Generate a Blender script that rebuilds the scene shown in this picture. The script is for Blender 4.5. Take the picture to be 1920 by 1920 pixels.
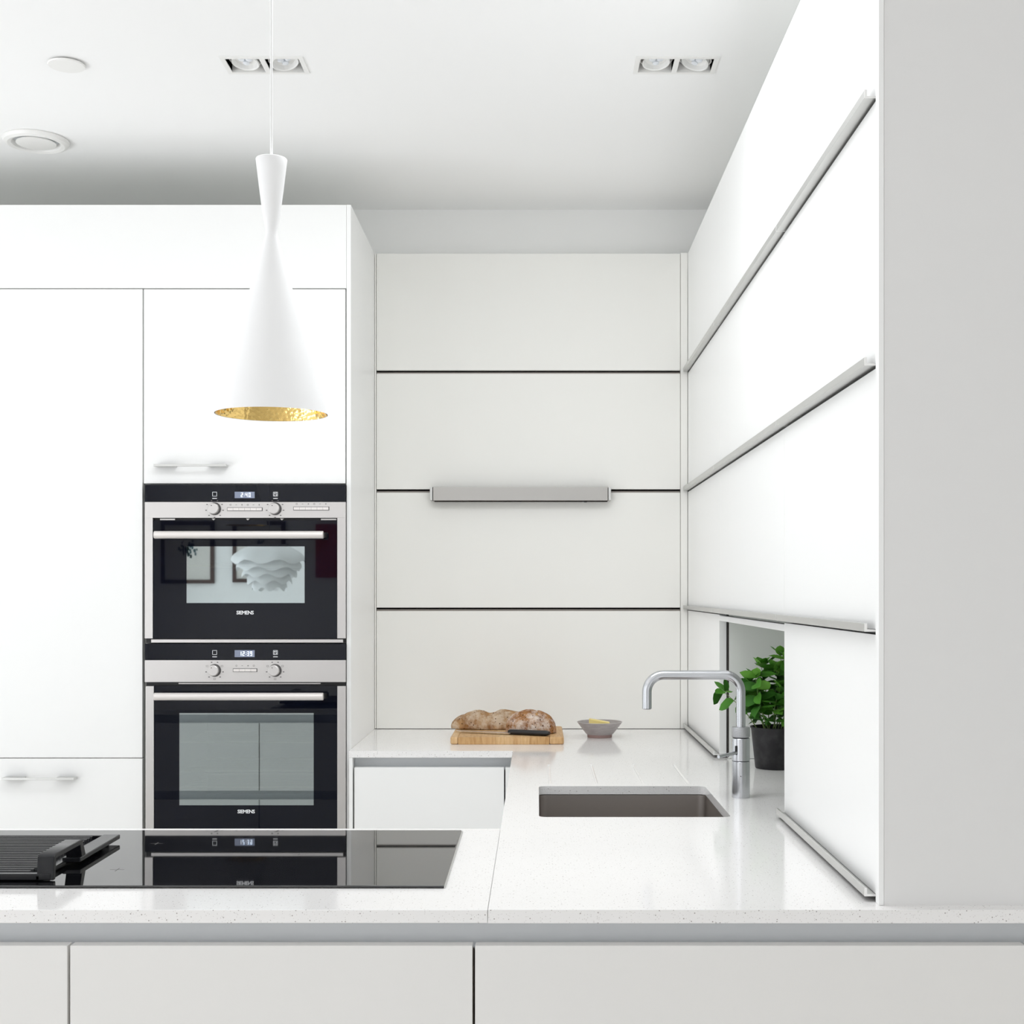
import bpy, bmesh, math, random
from mathutils import Vector, Matrix, noise

# ------------------------------------------------------------------ clear
for o in list(bpy.data.objects):
    bpy.data.objects.remove(o, do_unlink=True)
scene = bpy.context.scene
col = scene.collection
R = math.radians
PI = math.pi

# ------------------------------------------------------------------ camera
EYE = 1.39
cam_data = bpy.data.cameras.new('camera')
cam = bpy.data.objects.new('camera', cam_data)
col.objects.link(cam)
cam.location = (0, 0, EYE)
cam.rotation_euler = (R(90), 0, 0)
cam_data.sensor_fit = 'HORIZONTAL'
cam_data.sensor_width = 36
cam_data.lens = 2500 / 1920 * 36
cam_data.shift_x = (960 - 1008) / 1920
cam_data.shift_y = (1108 - 960) / 1920
cam_data.clip_start = 0.05
scene.camera = cam

# ------------------------------------------------------------------ world, light, exposure
world = bpy.data.worlds.new('world')
scene.world = world
world.use_nodes = True
world.node_tree.nodes['Background'].inputs[0].default_value = (0.86, 0.93, 1.0, 1)
world.node_tree.nodes['Background'].inputs[1].default_value = 0.3

YREAR = -3.4
CEILZ = EYE + 1.327
def area(name, loc, rot, sx, sy, power, color=(1, 1, 1)):
    d = bpy.data.lights.new(name, 'AREA')
    d.shape = 'RECTANGLE'
    d.size, d.size_y, d.energy, d.color = sx, sy, power, color
    o = bpy.data.objects.new(name, d)
    o.location, o.rotation_euler = loc, rot
    col.objects.link(o)
    return o
# daylight through the glazed doors in the left wall (out of frame);
# added fill lamps outside the doors, in a ceiling opening and at the rear
area('daylight_left', (-3.36, 1.5, 1.22), (0, R(-90), 0), 2.2, 3.9, 29, (0.96, 0.98, 1.0))
area('daylight_left_front', (-3.36, -1.7, 1.22), (0, R(-90), 0), 2.2, 1.9, 28, (0.96, 0.98, 1.0))
area('fill_terrace', (-5.0, 0.8, 0.02), (R(180), 0, 0), 3.0, 4.6, 145, (0.96, 0.98, 1.0))  # added upward fill for the ceiling, standing in for sunlit paving
area('fill_roof', (-0.2, 2.635, CEILZ + 0.006), (0, 0, 0), 1.1, 0.57, 12.8, (0.96, 0.98, 1.0))  # added overhead fill that lifts the back panels
area('fill_rear', (0.6, YREAR - 0.06, 1.35), (R(90), 0, 0), 3.4, 2.1, 9, (0.96, 0.98, 1.0))  # added weak fill from behind the camera

scene.view_settings.view_transform = 'Standard'
scene.view_settings.look = 'None'
scene.view_settings.exposure = 0.14
scene.view_settings.gamma = 1.0
scene.view_settings.use_curve_mapping = False
try:
    scene.cycles.max_bounces = 20
    scene.cycles.diffuse_bounces = 16
    scene.cycles.glossy_bounces = 6
    scene.cycles.caustics_reflective = False
    scene.cycles.caustics_refractive = False
except Exception:
    pass

# ------------------------------------------------------------------ materials
M = {}
def mat(name, color, rough=0.5, metal=0.0, spec=0.5, **kw):
    m = bpy.data.materials.new(name)
    m.use_nodes = True
    nt = m.node_tree
    b = nt.nodes['Principled BSDF']
    b.inputs['Base Color'].default_value = (*color, 1)
    b.inputs['Roughness'].default_value = rough
    b.inputs['Metallic'].default_value = metal
    b.inputs['Specular IOR Level'].default_value = spec
    for k, v in kw.items():
        b.inputs[k].default_value = v
    M[name] = m
    return m
def nodes(m):
    nt = m.node_tree
    return nt, nt.nodes, nt.links, nt.nodes['Principled BSDF']
def noise_bump(m, scale=(1, 1, 1), nscale=60.0, strength=0.1, dist=0.001, detail=3.0):
    nt, N, L, b = nodes(m)
    tc = N.new('ShaderNodeTexCoord'); mp = N.new('ShaderNodeMapping')
    mp.inputs['Scale'].default_value = scale
    nz = N.new('ShaderNodeTexNoise'); nz.inputs['Scale'].default_value = nscale
    nz.inputs['Detail'].default_value = detail
    bp = N.new('ShaderNodeBump'); bp.inputs['Strength'].default_value = strength
    bp.inputs['Distance'].default_value = dist
    L.new(tc.outputs['Object'], mp.inputs[0]); L.new(mp.outputs[0], nz.inputs[0])
    L.new(nz.outputs['Fac'], bp.inputs['Height']); L.new(bp.outputs[0], b.inputs['Normal'])
    return nz
def noise_color(m, c1, c2, nscale, scale=(1, 1, 1), lo=0.35, hi=0.65, detail=4.0):
    nt, N, L, b = nodes(m)
    tc = N.new('ShaderNodeTexCoord'); mp = N.new('ShaderNodeMapping')
    mp.inputs['Scale'].default_value = scale
    nz = N.new('ShaderNodeTexNoise'); nz.inputs['Scale'].default_value = nscale
    nz.inputs['Detail'].default_value = detail
    cr = N.new('ShaderNodeValToRGB')
    cr.color_ramp.elements[0].position = lo; cr.color_ramp.elements[0].color = (*c1, 1)
    cr.color_ramp.elements[1].position = hi; cr.color_ramp.elements[1].color = (*c2, 1)
    L.new(tc.outputs['Object'], mp.inputs[0]); L.new(mp.outputs[0], nz.inputs[0])
    L.new(nz.outputs['Fac'], cr.inputs[0]); L.new(cr.outputs[0], b.inputs['Base Color'])
    return cr

m = mat('paint', (0.90, 0.90, 0.895), 0.85, spec=0.2); noise_bump(m, nscale=180, strength=0.03, dist=0.0006)
m = mat('ceiling_paint', (0.92, 0.92, 0.92), 0.9, spec=0.1); noise_bump(m, nscale=220, strength=0.02, dist=0.0005)
m = mat('floor', (0.62, 0.58, 0.53), 0.4); noise_color(m, (0.78, 0.76, 0.73), (0.84, 0.82, 0.79), 3, (1, 9, 1))
m = mat('pier_paint', (0.78, 0.775, 0.77), 0.85, spec=0.2); noise_bump(m, nscale=180, strength=0.03, dist=0.0006)
m = mat('laminate_dimmed', (0.81, 0.80, 0.785), 0.45, spec=0.3); noise_bump(m, nscale=350, strength=0.015, dist=0.0003)  # tall-unit laminate with the peninsula's dimmer light put into the colour
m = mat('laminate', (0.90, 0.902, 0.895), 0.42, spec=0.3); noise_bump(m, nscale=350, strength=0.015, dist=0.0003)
m = mat('laminate_warm', (0.885, 0.88, 0.85), 0.45, spec=0.3); noise_bump(m, nscale=350, strength=0.015, dist=0.0003)
mat('carcass_white', (0.78, 0.79, 0.77), 0.5, spec=0.3)
m = mat('niche_back', (0.62, 0.66, 0.62), 0.5, spec=0.3)
mat('carcass_taupe', (0.16, 0.125, 0.10), 0.6, spec=0.2)
mat('dark_gap', (0.03, 0.026, 0.024), 0.7, spec=0.1)
mat('grip_brown', (0.30, 0.27, 0.25), 0.4, 0.4)
mat('channel', (0.66, 0.68, 0.70), 0.45, spec=0.4)
m = mat('aluminium', (0.66, 0.66, 0.645), 0.38, 0.85); noise_bump(m, (1, 0.02, 1), 900, 0.06, 0.0003)
m = mat('brushed_steel', (0.50, 0.485, 0.465), 0.36, 0.9); noise_bump(m, (0.03, 1, 1), 700, 0.10, 0.0003)
m = mat('oven_steel', (0.66, 0.64, 0.63), 0.36, 0.8); noise_bump(m, (0.03, 1, 1), 800, 0.06, 0.0002)
m = mat('handle_steel', (0.80, 0.76, 0.74), 0.42, 0.55); noise_bump(m, (0.02, 1, 1), 800, 0.05, 0.0002)
m = mat('sink_steel', (0.42, 0.385, 0.36), 0.33, 0.95); noise_bump(m, (1, 0.05, 0.05), 700, 0.06, 0.0002)
m = mat('tap_steel', (0.60, 0.61, 0.635), 0.24, 1.0); noise_bump(m, (0.3, 0.3, 1), 900, 0.05, 0.0002)
m = mat('knurl', (0.50, 0.505, 0.52), 0.4, 0.9)
nt, N, L, b = nodes(m)
tc = N.new('ShaderNodeTexCoord'); vo = N.new('ShaderNodeTexVoronoi'); vo.inputs['Scale'].default_value = 700
bp = N.new('ShaderNodeBump'); bp.inputs['Strength'].default_value = 0.8; bp.inputs['Distance'].default_value = 0.0008
L.new(tc.outputs['Object'], vo.inputs[0]); L.new(vo.outputs['Distance'], bp.inputs['Height']); L.new(bp.outputs[0], b.inputs['Normal'])
mat('black_glass', (0.003, 0.004, 0.009), 0.015, spec=0.30)
mat('hob_glass', (0.004, 0.004, 0.005), 0.02, spec=1.0)
mat('recess_black', (0.004, 0.004, 0.004), 0.9, spec=0.0)
mat('black_plastic', (0.012, 0.012, 0.013), 0.45)
m = mat('cast_black', (0.010, 0.0105, 0.013), 0.25, spec=0.36); noise_bump(m, nscale=600, strength=0.12, dist=0.0004)
mat('oven_enamel', (0.05, 0.055, 0.06), 0.4)
mat('rack_chrome', (0.75, 0.68, 0.5), 0.3, 0.9)
mat('print_dark', (0.10, 0.095, 0.095), 0.6)
mat('print_white', (0.85, 0.86, 0.88), 0.5)
mat('print_grey', (0.45, 0.45, 0.48), 0.5)
m = mat('display', (0.16, 0.18, 0.24), 0.3); nodes(m)[3].inputs['Emission Color'].default_value = (0.30, 0.36, 0.5, 1); nodes(m)[3].inputs['Emission Strength'].default_value = 0.22
m = mat('display_digit', (0.8, 0.85, 0.9), 0.4); nodes(m)[3].inputs['Emission Color'].default_value = (0.85, 0.92, 1, 1); nodes(m)[3].inputs['Emission Strength'].default_value = 0.9
# oven window: partly mirrored tinted pane
m = bpy.data.materials.new('oven_pane'); m.use_nodes = True; M['oven_pane'] = m
nt = m.node_tree; N = nt.nodes; L = nt.links
N.remove(N['Principled BSDF'])
gl = N.new('ShaderNodeBsdfGlossy'); gl.inputs['Color'].default_value = (0.80, 0.88, 0.90, 1); gl.inputs['Roughness'].default_value = 0.015
tr = N.new('ShaderNodeBsdfTransparent'); tr.inputs['Color'].default_value = (0.62, 0.68, 0.68, 1)
mx = N.new('ShaderNodeMixShader'); mx.inputs[0].default_value = 0.50
L.new(tr.outputs[0], mx.inputs[1]); L.new(gl.outputs[0], mx.inputs[2]); L.new(mx.outputs[0], N['Material Output'].inputs[0])
# quartz worktop with sparse grey specks
def quartz():
    m = mat('quartz', (0.82, 0.81, 0.80), 0.10, spec=0.28)
    nt, N, L, b = nodes(m)
    tc = N.new('ShaderNodeTexCoord')
    base = None
    prev = None
    for sc, thr, dcol, rad in ((190, 0.76, (0.40, 0.37, 0.36), 0.19), (420, 0.70, (0.68, 0.66, 0.65), 0.28)):
        vo = N.new('ShaderNodeTexVoronoi'); vo.inputs['Scale'].default_value = sc
        L.new(tc.outputs['Object'], vo.inputs[0])
        sep = N.new('ShaderNodeSeparateColor'); L.new(vo.outputs['Color'], sep.inputs[0])
        g = N.new('ShaderNodeMath'); g.operation = 'GREATER_THAN'; g.inputs[1].default_value = thr; L.new(sep.outputs[0], g.inputs[0])
        l = N.new('ShaderNodeMath'); l.operation = 'LESS_THAN'; l.inputs[1].default_value = rad; L.new(vo.outputs['Distance'], l.inputs[0])
        mu = N.new('ShaderNodeMath'); mu.operation = 'MULTIPLY'; L.new(g.outputs[0], mu.inputs[0]); L.new(l.outputs[0], mu.inputs[1])
        mix = N.new('ShaderNodeMix'); mix.data_type = 'RGBA'
        L.new(mu.outputs[0], mix.inputs[0])
        if prev is None: mix.inputs[6].default_value = (0.88, 0.868, 0.862, 1)
        else: L.new(prev, mix.inputs[6])
        mix.inputs[7].default_value = (*dcol, 1)
        prev = mix.outputs[2]
    L.new(prev, b.inputs['Base Color'])
quartz()
m = mat('pendant_white', (0.86, 0.86, 0.865), 0.5, spec=0.3)
m = mat('brass', (0.80, 0.56, 0.20), 0.08, 1.0)
nt, N, L, b = nodes(m)
tc = N.new('ShaderNodeTexCoord'); vo = N.new('ShaderNodeTexVoronoi'); vo.inputs['Scale'].default_value = 120
bp = N.new('ShaderNodeBump'); bp.inputs['Strength'].default_value = 0.55; bp.inputs['Distance'].default_value = 0.002
L.new(tc.outputs['Object'], vo.inputs[0]); L.new(vo.outputs['Distance'], bp.inputs['Height']); L.new(bp.outputs[0], b.inputs['Normal'])
mat('cord', (0.84, 0.84, 0.84), 0.6)
mat('fixture_white', (0.84, 0.835, 0.82), 0.4)
mat('lens', (0.75, 0.78, 0.82), 0.12, spec=0.7)
m = mat('crust', (0.45, 0.25, 0.11), 0.85, spec=0.15)
def crust(name, brown1, brown2, flour, flo):
    m = mat(name, brown1, 0.85, spec=0.15)
    nt, N, L, b = nodes(m)
    tc = N.new('ShaderNodeTexCoord')
    n1 = N.new('ShaderNodeTexNoise'); n1.inputs['Scale'].default_value = 34; n1.inputs['Detail'].default_value = 6
    n2 = N.new('ShaderNodeTexNoise'); n2.inputs['Scale'].default_value = 22; n2.inputs['Detail'].default_value = 9; n2.inputs['Roughness'].default_value = 0.75
    L.new(tc.outputs['Object'], n1.inputs[0])
    mp = N.new('ShaderNodeMapping'); mp.inputs['Location'].default_value = (3.1, 1.7, 0.4)
    L.new(tc.outputs['Object'], mp.inputs[0]); L.new(mp.outputs[0], n2.inputs[0])
    cr = N.new('ShaderNodeValToRGB')
    cr.color_ramp.elements[0].position = 0.35; cr.color_ramp.elements[0].color = (*brown2, 1)
    cr.color_ramp.elements[1].position = 0.62; cr.color_ramp.elements[1].color = (*brown1, 1)
    L.new(n1.outputs['Fac'], cr.inputs[0])
    ra = N.new('ShaderNodeValToRGB')
    ra.color_ramp.elements[0].position = flo; ra.color_ramp.elements[0].color = (0, 0, 0, 1)
    ra.color_ramp.elements[1].position = flo + 0.16; ra.color_ramp.elements[1].color = (0.85, 0.85, 0.85, 1)
    L.new(n2.outputs['Fac'], ra.inputs[0])
    mix = N.new('ShaderNodeMix'); mix.data_type = 'RGBA'
    L.new(ra.outputs[0], mix.inputs[0]); L.new(cr.outputs[0], mix.inputs[6]); mix.inputs[7].default_value = (*flour, 1)
    vo = N.new('ShaderNodeTexVoronoi'); vo.inputs['Scale'].default_value = 130
    L.new(tc.outputs['Object'], vo.inputs[0])
    sep = N.new('ShaderNodeSeparateColor'); L.new(vo.outputs['Color'], sep.inputs[0])
    g = N.new('ShaderNodeMath'); g.operation = 'GREATER_THAN'; g.inputs[1].default_value = 0.75; L.new(sep.outputs[0], g.inputs[0])
    l = N.new('ShaderNodeMath'); l.operation = 'LESS_THAN'; l.inputs[1].default_value = 0.28; L.new(vo.outputs['Distance'], l.inputs[0])
    mu = N.new('ShaderNodeMath'); mu.operation = 'MULTIPLY'; L.new(g.outputs[0], mu.inputs[0]); L.new(l.outputs[0], mu.inputs[1])
    mix2 = N.new('ShaderNodeMix'); mix2.data_type = 'RGBA'
    L.new(mu.outputs[0], mix2.inputs[0]); L.new(mix.outputs[2], mix2.inputs[6]); mix2.inputs[7].default_value = (0.07, 0.03, 0.015, 1)
    L.new(mix2.outputs[2], b.inputs['Base Color'])
    bp = N.new('ShaderNodeBump'); bp.inputs['Strength'].default_value = 0.7; bp.inputs['Distance'].default_value = 0.004
    L.new(n2.outputs['Fac'], bp.inputs['Height']); L.new(bp.outputs[0], b.inputs['Normal'])
crust('crust_pale', (0.44, 0.26, 0.12), (0.27, 0.13, 0.05), (0.64, 0.53, 0.41), 0.435)
crust('crust_dark', (0.40, 0.20, 0.08), (0.22, 0.085, 0.03), (0.76, 0.67, 0.60), 0.455)
crust('crust_split', (0.50, 0.30, 0.13), (0.36, 0.18, 0.07), (0.62, 0.48, 0.32), 0.60)
mat('board_wood_a', (0.66, 0.44, 0.22), 0.5, spec=0.3); noise_color(M['board_wood_a'], (0.54, 0.32, 0.14), (0.65, 0.42, 0.21), 25, (6, 1, 1))
mat('board_wood_b', (0.60, 0.38, 0.17), 0.5, spec=0.3); noise_color(M['board_wood_b'], (0.47, 0.26, 0.10), (0.59, 0.37, 0.17), 25, (6, 1, 1))
mat('board_wood_c', (0.72, 0.50, 0.27), 0.5, spec=0.3); noise_color(M['board_wood_c'], (0.59, 0.37, 0.17), (0.70, 0.48, 0.26), 25, (6, 1, 1))
mat('knife_steel', (0.62, 0.58, 0.56), 0.25, 1.0)
m = mat('stoneware', (0.36, 0.33, 0.325), 0.35, spec=0.4); noise_color(m, (0.33, 0.30, 0.295), (0.40, 0.37, 0.365), 30, (1, 1, 6))
mat('stoneware_rim', (0.55, 0.52, 0.515), 0.3, spec=0.5)
mat('terracotta', (0.30, 0.20, 0.185), 0.6)
mat('butter', (0.88, 0.72, 0.28), 0.4, spec=0.4)
nodes(M['butter'])[3].inputs['Subsurface Weight'].default_value = 0.0
m = mat('pot_black', (0.016, 0.015, 0.017), 0.5, spec=0.4); noise_color(m, (0.011, 0.010, 0.012), (0.035, 0.033, 0.036), 45, lo=0.45, hi=0.8)
mat('soil', (0.03, 0.02, 0.014), 0.95)
for i, c in enumerate(((0.040, 0.165, 0.015), (0.075, 0.27, 0.022), (0.16, 0.42, 0.05))):
    m = mat('leaf_%d' % i, c, 0.5, spec=0.35)
    nz = noise_bump(m, nscale=160, strength=0.5, dist=0.0015)
    nodes(m)[3].inputs['Transmission Weight'].default_value = 0.0
mat('stem', (0.16, 0.24, 0.07), 0.6)
mat('frame_wood', (0.05, 0.018, 0.012), 0.4)
mat('mount', (0.72, 0.70, 0.66), 0.8)
mat('art_blue', (0.03, 0.08, 0.10), 0.8)
mat('red_canvas', (0.42, 0.02, 0.015), 0.7)
mat('lamp_leaf', (0.85, 0.85, 0.85), 0.5)
mat('green_dark', (0.02, 0.09, 0.02), 0.5)
mat('table_wood', (0.10, 0.055, 0.035), 0.35)

# ------------------------------------------------------------------ mesh helpers
ORIG = {}
class MB:
    def __init__(s):
        s.v, s.f, s.mi = [], [], []
        s.cur = 0
    def add(s, vs, fs):
        n = len(s.v)
        s.v += [Vector(p) for p in vs]
        s.f += [tuple(i + n for i in f) for f in fs]
        s.mi += [s.cur] * len(fs)
        return s
    def box(s, x0, x1, y0, y1, z0, z1):
        vs = [(x, y, z) for z in (z0, z1) for y in (y0, y1) for x in (x0, x1)]
        return s.add(vs, [(0, 2, 3, 1), (4, 5, 7, 6), (0, 1, 5, 4), (2, 6, 7, 3), (0, 4, 6, 2), (1, 3, 7, 5)])
    def lathe(s, prof, c=(0, 0), n=32, axis='z', closed=False, rot=None):
        # prof: list of (r, h)
        vs, fs = [], []
        for r, h in prof:
            for i in range(n):
                a = 2 * PI * i / n
                if axis == 'z': vs.append((c[0] + r * math.cos(a), c[1] + r * math.sin(a), h))
                elif axis == 'y': vs.append((c[0] + r * math.cos(a), h, c[1] + r * math.sin(a)))
                else: vs.append((h, c[0] + r * math.cos(a), c[1] + r * math.sin(a)))
        k = len(prof)
        for j in range(k - 1 + (1 if closed else 0)):
            for i in range(n):
                a, b2 = j * n + i, j * n + (i + 1) % n
                c2, d = ((j + 1) % k) * n + (i + 1) % n, ((j + 1) % k) * n + i
                fs.append((a, b2, c2, d))
        if not closed:
            if prof[0][0] > 1e-6: fs.append(tuple(range(n - 1, -1, -1)))
            if prof[-1][0] > 1e-6: fs.append(tuple((k - 1) * n + i for i in range(n)))
        return s.add(vs, fs)
    def openlathe(s, prof, c=(0, 0), n=32):
        vs, fs = [], []
        for r, h in prof:
            for i in range(n):
                a = 2 * PI * i / n
                vs.append((c[0] + r * math.cos(a), c[1] + r * math.sin(a), h))
        for j in range(len(prof) - 1):
            for i in range(n):
                fs.append((j * n + i, j * n + (i + 1) % n, (j + 1) * n + (i + 1) % n, (j + 1) * n + i))
        return s.add(vs, fs)
    def tube(s, pts, r, n=12, caps=True, radii=None):
        pts = [Vector(p) for p in pts]
        vs, fs = [], []
        t0 = (pts[1] - pts[0]).normalized()
        up = Vector((0, 0, 1)) if abs(t0.z) < 0.9 else Vector((1, 0, 0))
        u = t0.cross(up).normalized(); w = u.cross(t0).normalized()
        pt = t0
        for k, p in enumerate(pts):
            if k == 0: t = t0
            elif k == len(pts) - 1: t = (pts[k] - pts[k - 1]).normalized()
            else: t = ((pts[k + 1] - pts[k]).normalized() + (pts[k] - pts[k - 1]).normalized()).normalized()
            q = pt.rotation_difference(t)
            u = q @ u; w = q @ w; pt = t
            rr = radii[k] if radii else r
            for i in range(n):
                a = 2 * PI * i / n
                vs.append(p + u * rr * math.cos(a) + w * rr * math.sin(a))
        for k in range(len(pts) - 1):
            for i in range(n):
                fs.append((k * n + i, k * n + (i + 1) % n, (k + 1) * n + (i + 1) % n, (k + 1) * n + i))
        if caps:
            fs.append(tuple(range(n - 1, -1, -1)))
            fs.append(tuple((len(pts) - 1) * n + i for i in range(n)))
        return s.add(vs, fs)
    def prism(s, poly, a0, a1, plane='xy'):
        n = len(poly)
        vs = []
        for h in (a0, a1):
            for p in poly:
                if plane == 'xy': vs.append((p[0], p[1], h))
                elif plane == 'xz': vs.append((p[0], h, p[1]))
                else: vs.append((h, p[0], p[1]))
        fs = [tuple(range(n - 1, -1, -1)), tuple(range(n, 2 * n))]
        for i in range(n): fs.append((i, (i + 1) % n, n + (i + 1) % n, n + i))
        return s.add(vs, fs)
    def slab(s, x0, x1, y0, y1, z0, z1, holes, plane='xy'):
        """board with rectangular holes (x0,x1,y0,y1), built as a grid of cells without inner walls"""
        xs = sorted({x0, x1} | {h[0] for h in holes} | {h[1] for h in holes})
        ys = sorted({y0, y1} | {h[2] for h in holes} | {h[3] for h in holes})
        def solid(i, j):
            if i < 0 or j < 0 or i >= len(xs) - 1 or j >= len(ys) - 1: return False
            cx, cy = (xs[i] + xs[i + 1]) / 2, (ys[j] + ys[j + 1]) / 2
            return not any(h[0] < cx < h[1] and h[2] < cy < h[3] for h in holes)
        def P(a, b, c):
            if plane == 'xy': return (a, b, c)
            if plane == 'xz': return (a, c, b)
            return (c, a, b)
        idx = {}
        vs, fs = [], []
        def V(a, b, c):
            k = (a, b, c)
            if k not in idx:
                idx[k] = len(vs); vs.append(P(a, b, c))
            return idx[k]
        for i in range(len(xs) - 1):
            for j in range(len(ys) - 1):
                if not solid(i, j): continue
                a0, a1, b0, b1 = xs[i], xs[i + 1], ys[j], ys[j + 1]
                fs.append((V(a0, b0, z1), V(a1, b0, z1), V(a1, b1, z1), V(a0, b1, z1)))
                fs.append((V(a0, b0, z0), V(a0, b1, z0), V(a1, b1, z0), V(a1, b0, z0)))
                if not solid(i - 1, j): fs.append((V(a0, b0, z0), V(a0, b0, z1), V(a0, b1, z1), V(a0, b1, z0)))
                if not solid(i + 1, j): fs.append((V(a1, b0, z0), V(a1, b1, z0), V(a1, b1, z1), V(a1, b0, z1)))
                if not solid(i, j - 1): fs.append((V(a0, b0, z0), V(a1, b0, z0), V(a1, b0, z1), V(a0, b0, z1)))
                if not solid(i, j + 1): fs.append((V(a0, b1, z0), V(a0, b1, z1), V(a1, b1, z1), V(a1, b1, z0)))
        return s.add(vs, fs)
    def xform(s, mtx, start=0):
        for i in range(start, len(s.v)): s.v[i] = mtx @ s.v[i]
        return s
    def build(s, name, mats, parent=None, bevel=0.0, seg=2, origin=None, sharp=35, cats=None):
        if isinstance(mats, str): mats = [mats]
        if parent is not None: o0 = ORIG[parent.name]
        elif origin is not None: o0 = Vector(origin)
        else:
            lo = [min(v[i] for v in s.v) for i in range(3)]; hi = [max(v[i] for v in s.v) for i in range(3)]
            o0 = Vector(((lo[0] + hi[0]) / 2, (lo[1] + hi[1]) / 2, lo[2]))
        me = bpy.data.meshes.new(name)
        me.from_pydata([tuple(v - o0) for v in s.v], [], s.f)
        bm = bmesh.new(); bm.from_mesh(me)
        bmesh.ops.recalc_face_normals(bm, faces=bm.faces)
        bm.to_mesh(me); bm.free()
        for mm in mats: me.materials.append(M[mm])
        for p, k in zip(me.polygons, s.mi): p.material_index = k; p.use_smooth = True
        me.set_sharp_from_angle(angle=R(sharp))
        ob = bpy.data.objects.new(name, me)
        col.objects.link(ob)
        if parent is not None: ob.parent = parent
        else: ob.location = o0
        ORIG[ob.name] = o0
        if bevel > 0:
            md = ob.modifiers.new('bevel', 'BEVEL'); md.width = bevel; md.segments = seg
            md.limit_method = 'ANGLE'; md.angle_limit = R(40); md.harden_normals = True
        return ob

def thing(name, label, cat, loc, group=None):
    o = bpy.data.objects.new(name, None)
    o.empty_display_size = 0.05
    col.objects.link(o); o.location = loc
    ORIG[o.name] = Vector(loc)
    return tag(o, label, cat, group)
def tag(o, label, cat, group=None):
    o['label'] = label; o['category'] = cat
    if group: o['group'] = group
    return o
def struct(o):
    o['kind'] = 'structure'
    return o
def bx(*a): return MB().box(*a)
def arc(c, r, a0, a1, n=8):
    return [(c[0] + r * math.cos(R(a0 + (a1 - a0) * i / n)), c[1] + r * math.sin(R(a0 + (a1 - a0) * i / n))) for i in range(n + 1)]
def rrect(x0, x1, y0, y1, r, n=6):
    return (arc((x1 - r, y1 - r), r, 0, 90, n) + arc((x0 + r, y1 - r), r, 90, 180, n)
            + arc((x0 + r, y0 + r), r, 180, 270, n) + arc((x1 - r, y0 + r), r, 270, 360, n))
def text_mesh(name, txt, size, loc, parent, material, align='CENTER', extrude=0.0002, spacing=1.0):
    """flat lettering facing the -Y side"""
    cu = bpy.data.curves.new(name, 'FONT'); cu.body = txt; cu.size = size
    cu.align_x = align; cu.align_y = 'CENTER'; cu.extrude = extrude; cu.space_character = spacing
    cu.resolution_u = 2; cu.offset = size * 0.022
    tmp = bpy.data.objects.new('tmp', cu); col.objects.link(tmp)
    dg = bpy.context.evaluated_depsgraph_get(); dg.update()
    me = bpy.data.meshes.new_from_object(tmp.evaluated_get(dg))
    bpy.data.objects.remove(tmp, do_unlink=True)
    o0 = ORIG[parent.name]
    me.transform(Matrix.Translation(Vector(loc) - o0) @ Matrix.Rotation(R(90), 4, 'X'))
    me.materials.clear(); me.materials.append(M[material])
    for p in me.polygons: p.material_index = 0
    me.name = name
    ob = bpy.data.objects.new(name, me); col.objects.link(ob); ob.parent = parent
    ORIG[ob.name] = o0
    return ob

# ------------------------------------------------------------------ key dimensions (metres)
CT = EYE - 0.4687            # worktop top
CB = CT - 0.0196             # worktop underside
CEIL = EYE + 1.327
TOP = EYE + 1.1456           # cabinet top line
ROW = [TOP, EYE + 0.7437, EYE + 0.3402, EYE - 0.0615, CT]
YT = 3.956                   # tall unit fronts
YB = 4.524                   # back cabinet fronts
XR = 0.510                   # right cabinet fronts
YF = 1.959                   # peninsula front edge

# ------------------------------------------------------------------ structure
struct(bx(-3.3, 3.2, YREAR, 4.76, -0.1, 0.0).build('floor', 'floor'))
LH = [(-0.791, -0.5835, 3.308, 3.4165), (0.2445, 0.452, 3.308, 3.4165)]      # twin downlight cut-outs
holes = [(-0.75, 0.35, 2.35, 2.92)]                # opening for the added roof fill lamp, out of frame
for x0, x1, y0, y1 in LH:
    xm = (x0 + x1) / 2
    holes += [(x0 + 0.010, xm - 0.005, y0 + 0.010, y1 - 0.010), (xm + 0.005, x1 - 0.010, y0 + 0.010, y1 - 0.010)]
struct(MB().slab(-3.3, 3.2, YREAR, 4.76, CEIL, CEIL + 0.14, holes).build('ceiling', 'ceiling_paint'))
struct(bx(-3.3, 1.1, 4.64, 4.76, 0, CEIL).build('wall_back', 'paint'))
struct(bx(0.876, 1.0, 2.3, 4.64, 0, CEIL).build('wall_right', 'paint'))
p = bx(0.5165, 0.876, 1.988, 2.006, CT, CEIL); p.box(0.876, 3.2, 1.988, 2.3, CT, CEIL)
struct(p.build('wall_pier', 'pier_paint'))
struct(MB().slab(YREAR, 4.76, 0, CEIL, -3.42, -3.3, [(-0.45, 3.45, 0.08, 2.36), (-2.65, -0.75, 0.08, 2.36)], 'yz').build('wall_left', 'paint'))
struct(MB().slab(-3.3, 3.2, 0, CEIL, YREAR - 0.12, YREAR, [(-1.1, 2.3, 0.3, 2.4)], 'xz').build('wall_rear', 'paint'))
struct(bx(3.2, 3.32, YREAR, 2.3, 0, CEIL).build('wall_side', 'paint'))
w = MB()
for a, b2 in ((-0.45, -0.39), (0.85, 0.91), (2.09, 2.15), (3.39, 3.45)): w.box(-3.345, -3.305, a, b2, 0.08, 2.36)
for a, b2 in ((0.08, 0.12), (2.31, 2.36)): w.box(-3.345, -3.305, -0.39, 3.39, a, b2)
struct(w.build('window_1', 'fixture_white'))
w = MB()
for a, b2 in ((-2.65, -2.59), (-0.81, -0.75)): w.box(-3.345, -3.305, a, b2, 0.08, 2.36)
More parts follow.
